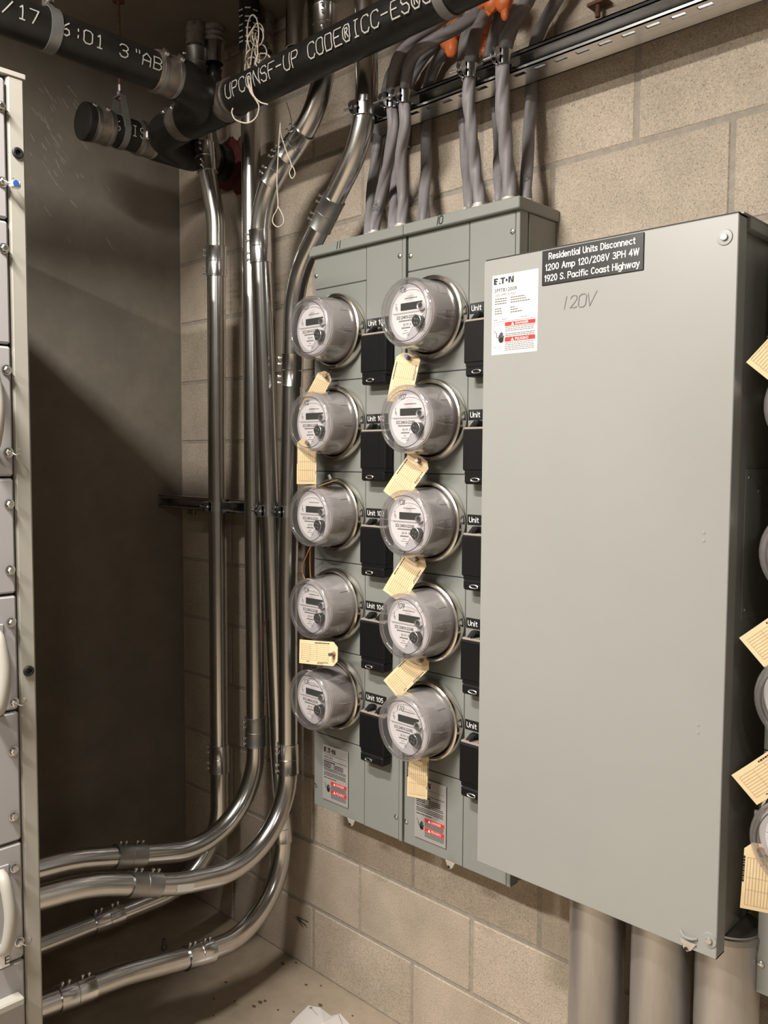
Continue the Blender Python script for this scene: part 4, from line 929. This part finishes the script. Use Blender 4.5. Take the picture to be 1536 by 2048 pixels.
cable('strongly twisted grey cable under the third bright clamp', [(960, 403, -.13), (951, 340, -.12), (943, 260, -.15), (937, 190, -.158), (940, 142, -.160), (943, 105, -.155), (955, 60, -.12), (975, 20, -.07), (985, -15, -.05)], gb, tw=27)
cable('grey cable left of the strongly twisted one, behind the upper strut', [(940, 405, -.12), (934, 340, -.05), (929, 270, -.033), (927, 210, -.03), (926, 140, -.03), (931, 80, -.04), (948, 30, -.05), (965, -20, -.05)], gb)
cable('broad twisted grey cable under the rightmost bright clamp', [(1020, 388, -.12), (1013, 310, -.13), (1005, 210, -.157), (1006, 140, -.160), (1008, 110, -.160), (1014, 80, -.158), (1032, 40, -.14), (1058, -5, -.12), (1085, -60, -.10)], gb, r=.0145, tw=24)
cable('grey cable tucked behind the broad twisted one', [(1001, 390, -.12), (998, 330, -.055), (998, 260, -.033), (990, 190, -.03), (978, 130, -.03), (985, 80, -.035), (1000, 30, -.04), (1000, -10, -.05)], gb)
cable('rightmost grey cable marked 109 on the second meter panel', [(1052, 400, -.085), (1054, 330, -.06), (1060, 240, -.035), (1063, 165, -.03), (1068, 100, -.03), (1082, 55, -.035), (1112, 5, -.04), (1140, -50, -.05)], gb, ('l09', False))
for x, y, lb in ((783, 212, 'small clamp on the cable marked 104 at the upper strut'), (809, 207, 'bright clamp on the thick cable beside the conduit clamp'), (940, 142, 'clamp with a long bolt on the strongly twisted cable'), (1008, 112, 'rightmost bright clamp on the upper strut')):
    p = aY(x, y, -.160); clamp(lb, (p.x, -.160, 2.421), CBR*1.12+.001, SYF)
# firestop
def blob(label, l, seed):
    g = G()
    for i, (x, y, Y, r, sz) in enumerate(l): p = aY(x, y, Y); g.sphere(p, r, 16, 10, (1, .8, sz), .09, seed+i)
    o = g.build('orange_firestop', 'orange', None, 80); m_ = o.modifiers.new('round', 'SUBSURF'); m_.levels = 1; m_.render_levels = 1
    return tag(o, label, 'firestop', 'orange firestop lumps')
blob('lower lump of orange firestop hanging between the cables', [(897, 76, -.05, .027, 1.1), (903, 95, -.05, .019, 1.3), (858, 50, -.05, .017, .8), (912, 58, -.04, .024, 1)], 30)
blob('upper lump of orange firestop round the cables at the top edge', [(985, 6, -.09, .022, 1), (1008, 2, -.09, .022, 1.1), (966, 2, -.09, .018, 1), (1010, 28, -.09, .010, 1.5), (978, 22, -.09, .010, 1.2)], 50)
blob('thin smear of orange firestop running down the wall between the cables', [(972, 55, -.02, .018, 1.5), (970, 78, -.02, .014, 1.5), (967, 100, -.018, .011, 1.3)], 60)
p = aY(1196, 15, -.02)
t = thing('anchor_rod', 'rusty anchor bolt on the block wall above the strut', 'bolt', tuple(p)); G().cyl((p.x, -.02, p.z-.02), (p.x, -.02, p.z+.03), .0055, seg=10).build('shaft', 'rust', t)
G().box((p.x-.022, -.03, p.z+.005), (p.x+.022, -.0012, p.z+.012), .001).build('bracket', 'rust', t)

# ================================================================== MANILA TAGS
def manila_tag(label, hole, end, n=(.40, -.90, .12), wdt=.060, ln=.118, bend=.004, hang=None, front=True, seed=0):
    H = V(hole); Lx = (V(end)-H).normalized(); n = V(n); n = (n-Lx*n.dot(Lx)).normalized(); W = n.cross(Lx)
    o = H-Lx*.011; t = thing('manila_tag', label, 'tag', tuple(H), 'manila tags on the meters')
    def P(u, v_, off=0.): return o+Lx*u+W*v_+n*(off+bend*math.sin(math.pi*u/ln))
    us = [0, .012]+[.012+(ln-.012)*i/8 for i in range(1, 9)]; hw = [wdt/2-.013]+[wdt/2]*9
    g = G(); vs_ = []
    for off in (0, -.0005):
        for u, h in zip(us, hw): vs_ += [P(u, -h, off), P(u, h, off)]
    k = len(us)*2; fs = []
    for i in range(len(us)-1): a = 2*i; fs += [(a, a+1, a+3, a+2), (k+a, k+a+2, k+a+3, k+a+1), (a, a+2, k+a+2, k+a), (a+1, k+a+1, k+a+3, a+3)]
    fs += [(0, k, k+1, 1), (k-2, k-1, 2*k-1, 2*k-2)]
    card = g.add(vs_, fs).build('card', 'manila', t, 20)
    f = .0004
    g = G(); rnd = random.Random(seed)
    def seg(u0, v0, u1, v1, wd): g.ribbon([P(u0+(u1-u0)*i/4, v0+(v1-v0)*i/4, f) for i in range(5)], n, wd)
    for i in range(9): seg(.026, -.020+.0049*i, ln-.008, -.020+.0049*i, .00045)
    for u in (.026, .060, .082, ln-.008): seg(u, -.020, u, .0192, .0005)
    g.build('ruled_lines', 'tagink', card, 0)
    g = G()
    for v_, u0, u1, h in ((-.0262, .024, .066, .0026), (.0225, .026, .058, .0018), (.0256, .040, .058, .0014), (.0225, .084, .090, .0014)):
        u = u0; g = G()
        while u < u1:
            l = rnd.uniform(.002, .005); g.flat([P(u, v_, f), P(u+l, v_, f), P(u+l, v_+h, f), P(u, v_+h, f)]); u += l+.001
        g.build('tag_print', 'ink', card, 0)
    g = G(); g.lathe([(.0026, 0), (.0062, 0), (.0062, .0004), (.0026, .0006)], P(.011, 0, f*.6), n, 20); e = g.build('eyelet', 'eyelet', card)
    if hang is not None:
        q = V(hang); m_ = (H+q)/2+n*.010
        g = G(); g.tube(smooth([H-n*.002, H+n*.006, m_, q], 6), .0009, 6); g.build('tie_wire', 'rust', t)
        g = G(); b = H+n*.008; g.tube([b, b+n*.012], [.0048, .0042], 10); g.build('lead_seal', 'blue' if seed == 1 else 'galvdull', t)
    return t
RB = lambda x, k: V((x, PF-.018, ZC[k]-.0955))          # bottom of a meter ring
def tg(label, h, e, Yh, Ye, x, k, **kw):
    return manila_tag(label, aY(*h, Yh), aY(*e, Ye), hang=RB(x, k), **kw)
xl, xr, x3 = .9655, 1.2945, 2.1625
tg('tan tag with a blue seal hanging between the meters marked 106 and 107', (817, 716), (799, 800), -.195, -.215, xr, 0, seed=1, n=(.42, -.88, .2))
tg('tan tag slanting left, second from the top in the column beside the disconnect', (838, 922), (789, 992), -.195, -.225, xr, 1, seed=2)
tg('tan tag slanting left, third from the top in the column beside the disconnect', (833, 1118), (788, 1190), -.195, -.225, xr, 2, seed=3)
tg('tan tag slanting left, fourth from the top in the column beside the disconnect', (843, 1320), (786, 1375), -.195, -.225, xr, 3, seed=4, wdt=.056)
tg('tan tag hanging straight down over the lower warning label, below meter 110', (838, 1508), (834, 1600), -.20, -.20, xr, 4, seed=5, wdt=.050)
tg('small tan tag slanting left below the meter marked 101', (650, 752), (622, 806), -.185, -.21, xl, 0, seed=6, wdt=.040, n=(.75, -.6, .2))
tg('tan tag hanging straight beside the conduit below the meter marked 102', (614, 885), (613, 963), -.23, -.23, xl, 1, seed=7, wdt=.050, n=(.72, -.69, .05))
tg('tan tag lying edge on along the top of the middle meter of the left panel', (664, 964), (573, 1017), -.205, -.200, xl, 2, seed=8, wdt=.05, n=(-.50, -.16, .85))
tg('level tan tag with a red eyelet between the two lowest meters of the left panel', (668, 1308), (583, 1301), -.245, -.275, xl, 3, seed=9, n=(.70, -.70, .12))
d3 = (aY(789, 992, -.225)-aY(838, 922, -.195))
for k, (tip, lb) in enumerate((((1514, 742), 'uppermost tan tag corner at the right edge beside the disconnect'), ((1503, 1305), 'second tan tag at the right edge beside the disconnect'), ((1488, 1580), 'large slanting tan tag at the right edge, third from the top'))):
    e = aY(*tip, -.245); dv = [V((-.62, -.22, -.75)), V((-.72, -.2, -.66)), V((-.70, -.2, -.68))][k].normalized()
    manila_tag(lb, e-dv*.107, e, hang=RB(x3, [0, 2, 3][k]), seed=20+k, wdt=.060 if k else .045)
e = aY(1513, 1822, -.23)
manila_tag('upright tan tag at the right edge under the lowest meter there', e+Z_*.107+X_*.004, e, hang=RB(x3, 4), seed=24, wdt=.052)

# ================================================================== STRINGS, WIRES, LITTER
def line(name, label, cat, paths, r, m):
    g = G(); t0 = None
    t = thing(name, label, cat, tuple(paths[0][0]))
    for p in paths: G().tube(smooth(p, 7), r, 7).build('strand', m, t, 80)
    return t
pf = P2Y-PR-.004
rnd = random.Random(21); loops = []
for i in range(9):
    cx, cy, cyy = 513+rnd.uniform(-12, 14), 105+rnd.uniform(-42, 40), -.262-rnd.uniform(0, .05); pts = []
    rx, ry, ph = rnd.uniform(9, 20), rnd.uniform(16, 42), rnd.uniform(0, 6)
    for k in range(9):
        a = ph+k*.8; pts.append(aY(cx+rx*math.cos(a), cy+ry*math.sin(a), cyy+.018*math.sin(a*1.7)-.02))
    loops.append(pts)
loops += [[aY(498, 130, -.29), aY(496, 160, pf-.004), aY(500, 182, pf-.004), aY(512, 200, pf), aY(518, 214, pf+.004), aY(512, 235, pf+.004), aY(495, 246, pf-.002), aY(472, 240, pf-.006), aY(464, 226, pf-.006), aY(466, 216, pf-.006)],
          [aY(500, 128, -.29), aY(502, 165, pf-.006), aY(507, 190, pf-.006), aY(520, 204, pf-.002), aY(536, 209, pf+.01)], [aY(512, 66, -.27), aY(505, 100, -.29), aY(500, 140, -.30), aY(499, 170, pf-.006), aY(508, 194, pf-.005)]]
line('pull_string', 'tangled white pull string draped over the lettered black pipe', 'string', loops, .0018, 'twine')
ys = -.225
line('string_loop', 'white string ending in a large hanging loop in front of the bent conduits', 'string', [[aY(561, 243, ys), aY(559, 270, ys), aY(556, 320, ys-.005), aY(554, 370, ys-.005), aY(556, 412, ys-.005), aY(547, 432, ys-.005), aY(546, 446, ys-.005), aY(556, 454, ys-.005), aY(567, 446, ys-.005), aY(566, 432, ys-.005), aY(556, 412, ys-.004)]], .0016, 'twine')
line('string_loop', 'white string ending in a small loop lying on the conduit coupling', 'string', [[aY(561, 246, ys), aY(562, 268, ys), aY(572, 300, ys-.008), aY(583, 330, ys-.012), aY(579, 345, ys-.012), aY(584, 357, ys-.012), aY(590, 349, ys-.012), aY(588, 338, ys-.012), aY(582, 328, ys-.010)]], .0015, 'twine')
line('thin_wire', 'thin dark wire hanging below the lettered black pipe', 'wire', [[aY(573, 205, -.22), aY(580, 228, -.19), aY(583, 248, -.17), aY(580, 270, -.165), aY(575, 290, -.165)]], .0010, 'darkgal')
yw = -.20
line('ground_wire', 'orange wires looping below the middle meter of the left panel', 'wire', [[aY(622, 1092, yw), aY(616, 1105, yw), aY(607, 1128, yw+.02), aY(606, 1148, yw+.03), aY(613, 1165, yw+.03)], [aY(621, 1092, yw), aY(620, 1120, yw+.01), aY(621, 1150, yw+.02), aY(622, 1168, yw+.02)]], .0016, 'copper')
line('red_tie', 'short red tie on the leaning conduit', 'tie', [[aY(529, 1242, CY-.032), aY(526, 1262, CY-.035), aY(526, 1282, CY-.034)]], .0028, 'redseal')
# paper on the floor
t_ = [(617, 2012), (640, 2019), (662, 2033), (680, 2031), (700, 2050), (745, 2110), (640, 2140), (560, 2075), (592, 2036)]
pp = [aZ(x, y, .0) for x, y in t_]; c = sum(pp, V((0, 0, 0)))/len(pp)
vs_ = [c+Z_*.014]+[p+Z_*(.002+.004*(i % 2)) for i, p in enumerate(pp)]
g = G(); n_ = len(pp); g.add(vs_, [(0, 1+i, 1+(i+1) % n_) for i in range(n_)]); g.add([v_-Z_*.0006 for v_ in vs_], [(0, 1+(i+1) % n_, 1+i) for i in range(n_)])
t = thing('crumpled_paper', 'crumpled white paper on the floor at the bottom edge', 'paper', (c.x, c.y, 0)); pa = g.build('sheet', 'paper', t, 0)
g = G(); g.ribbon([vs_[1]+(vs_[0]-vs_[1])*.12+Z_*.0008, vs_[1]+(vs_[0]-vs_[1])*.6+Z_*.0008], Z_, .001); g.ribbon([vs_[4]+(vs_[0]-vs_[4])*.1+Z_*.0008, vs_[5]+(vs_[0]-vs_[5])*.3+Z_*.0008], Z_, .0012)
q = vs_[1]+(vs_[0]-vs_[1])*.16+Z_*.001
for a in (.3, 1.4, 2.4): g.ribbon([q-V((math.cos(a), math.sin(a), 0))*.006, q+V((math.cos(a), math.sin(a), 0))*.006], Z_, .0009)
g.build('ink_marks', 'greyink', pa, 0)
rnd = random.Random(5)
for x, y, r_ in ((641, 2011, .006), (520, 2005, .006), (508, 2013, .005), (530, 2002, .004), (612, 1970, .004), (428, 1998, .003), (470, 2003, .003), (427, 2032, .003), (642, 1972, .003), (705, 2032, .003), (587, 2024, .003), (556, 2020, .003), (452, 1965, .004), (565, 1928, .0055), (592, 1926, .004)):
    p = aZ(x, y, 0)
    if p.y > -.005: p.y = -.01
    g = G(); g.sphere(p+Z_*.001, r_, 9, 5, (1.4, .8, .28), .3, int(x)); tag(g.build('debris_chip', 'leaf'), 'small brown chip of debris on the concrete floor', 'debris', 'debris chips on the floor')
p = aY(598, 1838, -.0015)
g = G()
for i in range(7):
    a = aY(588+rnd.uniform(0, 10), 1832+rnd.uniform(0, 6), -.0018); b = aY(604+rnd.uniform(0, 14), 1842+rnd.uniform(0, 14), -.0018); g.ribbon([a, (a+b)/2, b], -Y_, .0016)
o = g.build('marker_scribble', 'ink', wb, 0, local=True)
p = aX(330, 1893, .45)
t = thing('anchor_stud', 'short steel stud standing on the floor behind the lowest conduit', 'stud', (p.x, p.y, 0)); p = aZ(328, 1905, 0)
t.location = (p.x, p.y, 0); G().cyl((p.x, p.y, 0), (p.x, p.y, .045), .006, seg=10).build('shaft', 'galvdull', t); g = G(); g.lathe([(.011, 0), (.011, .009), (.006, .0092)], (p.x, p.y, .012), Z_, 6); g.build('nut', 'galvdull', t)
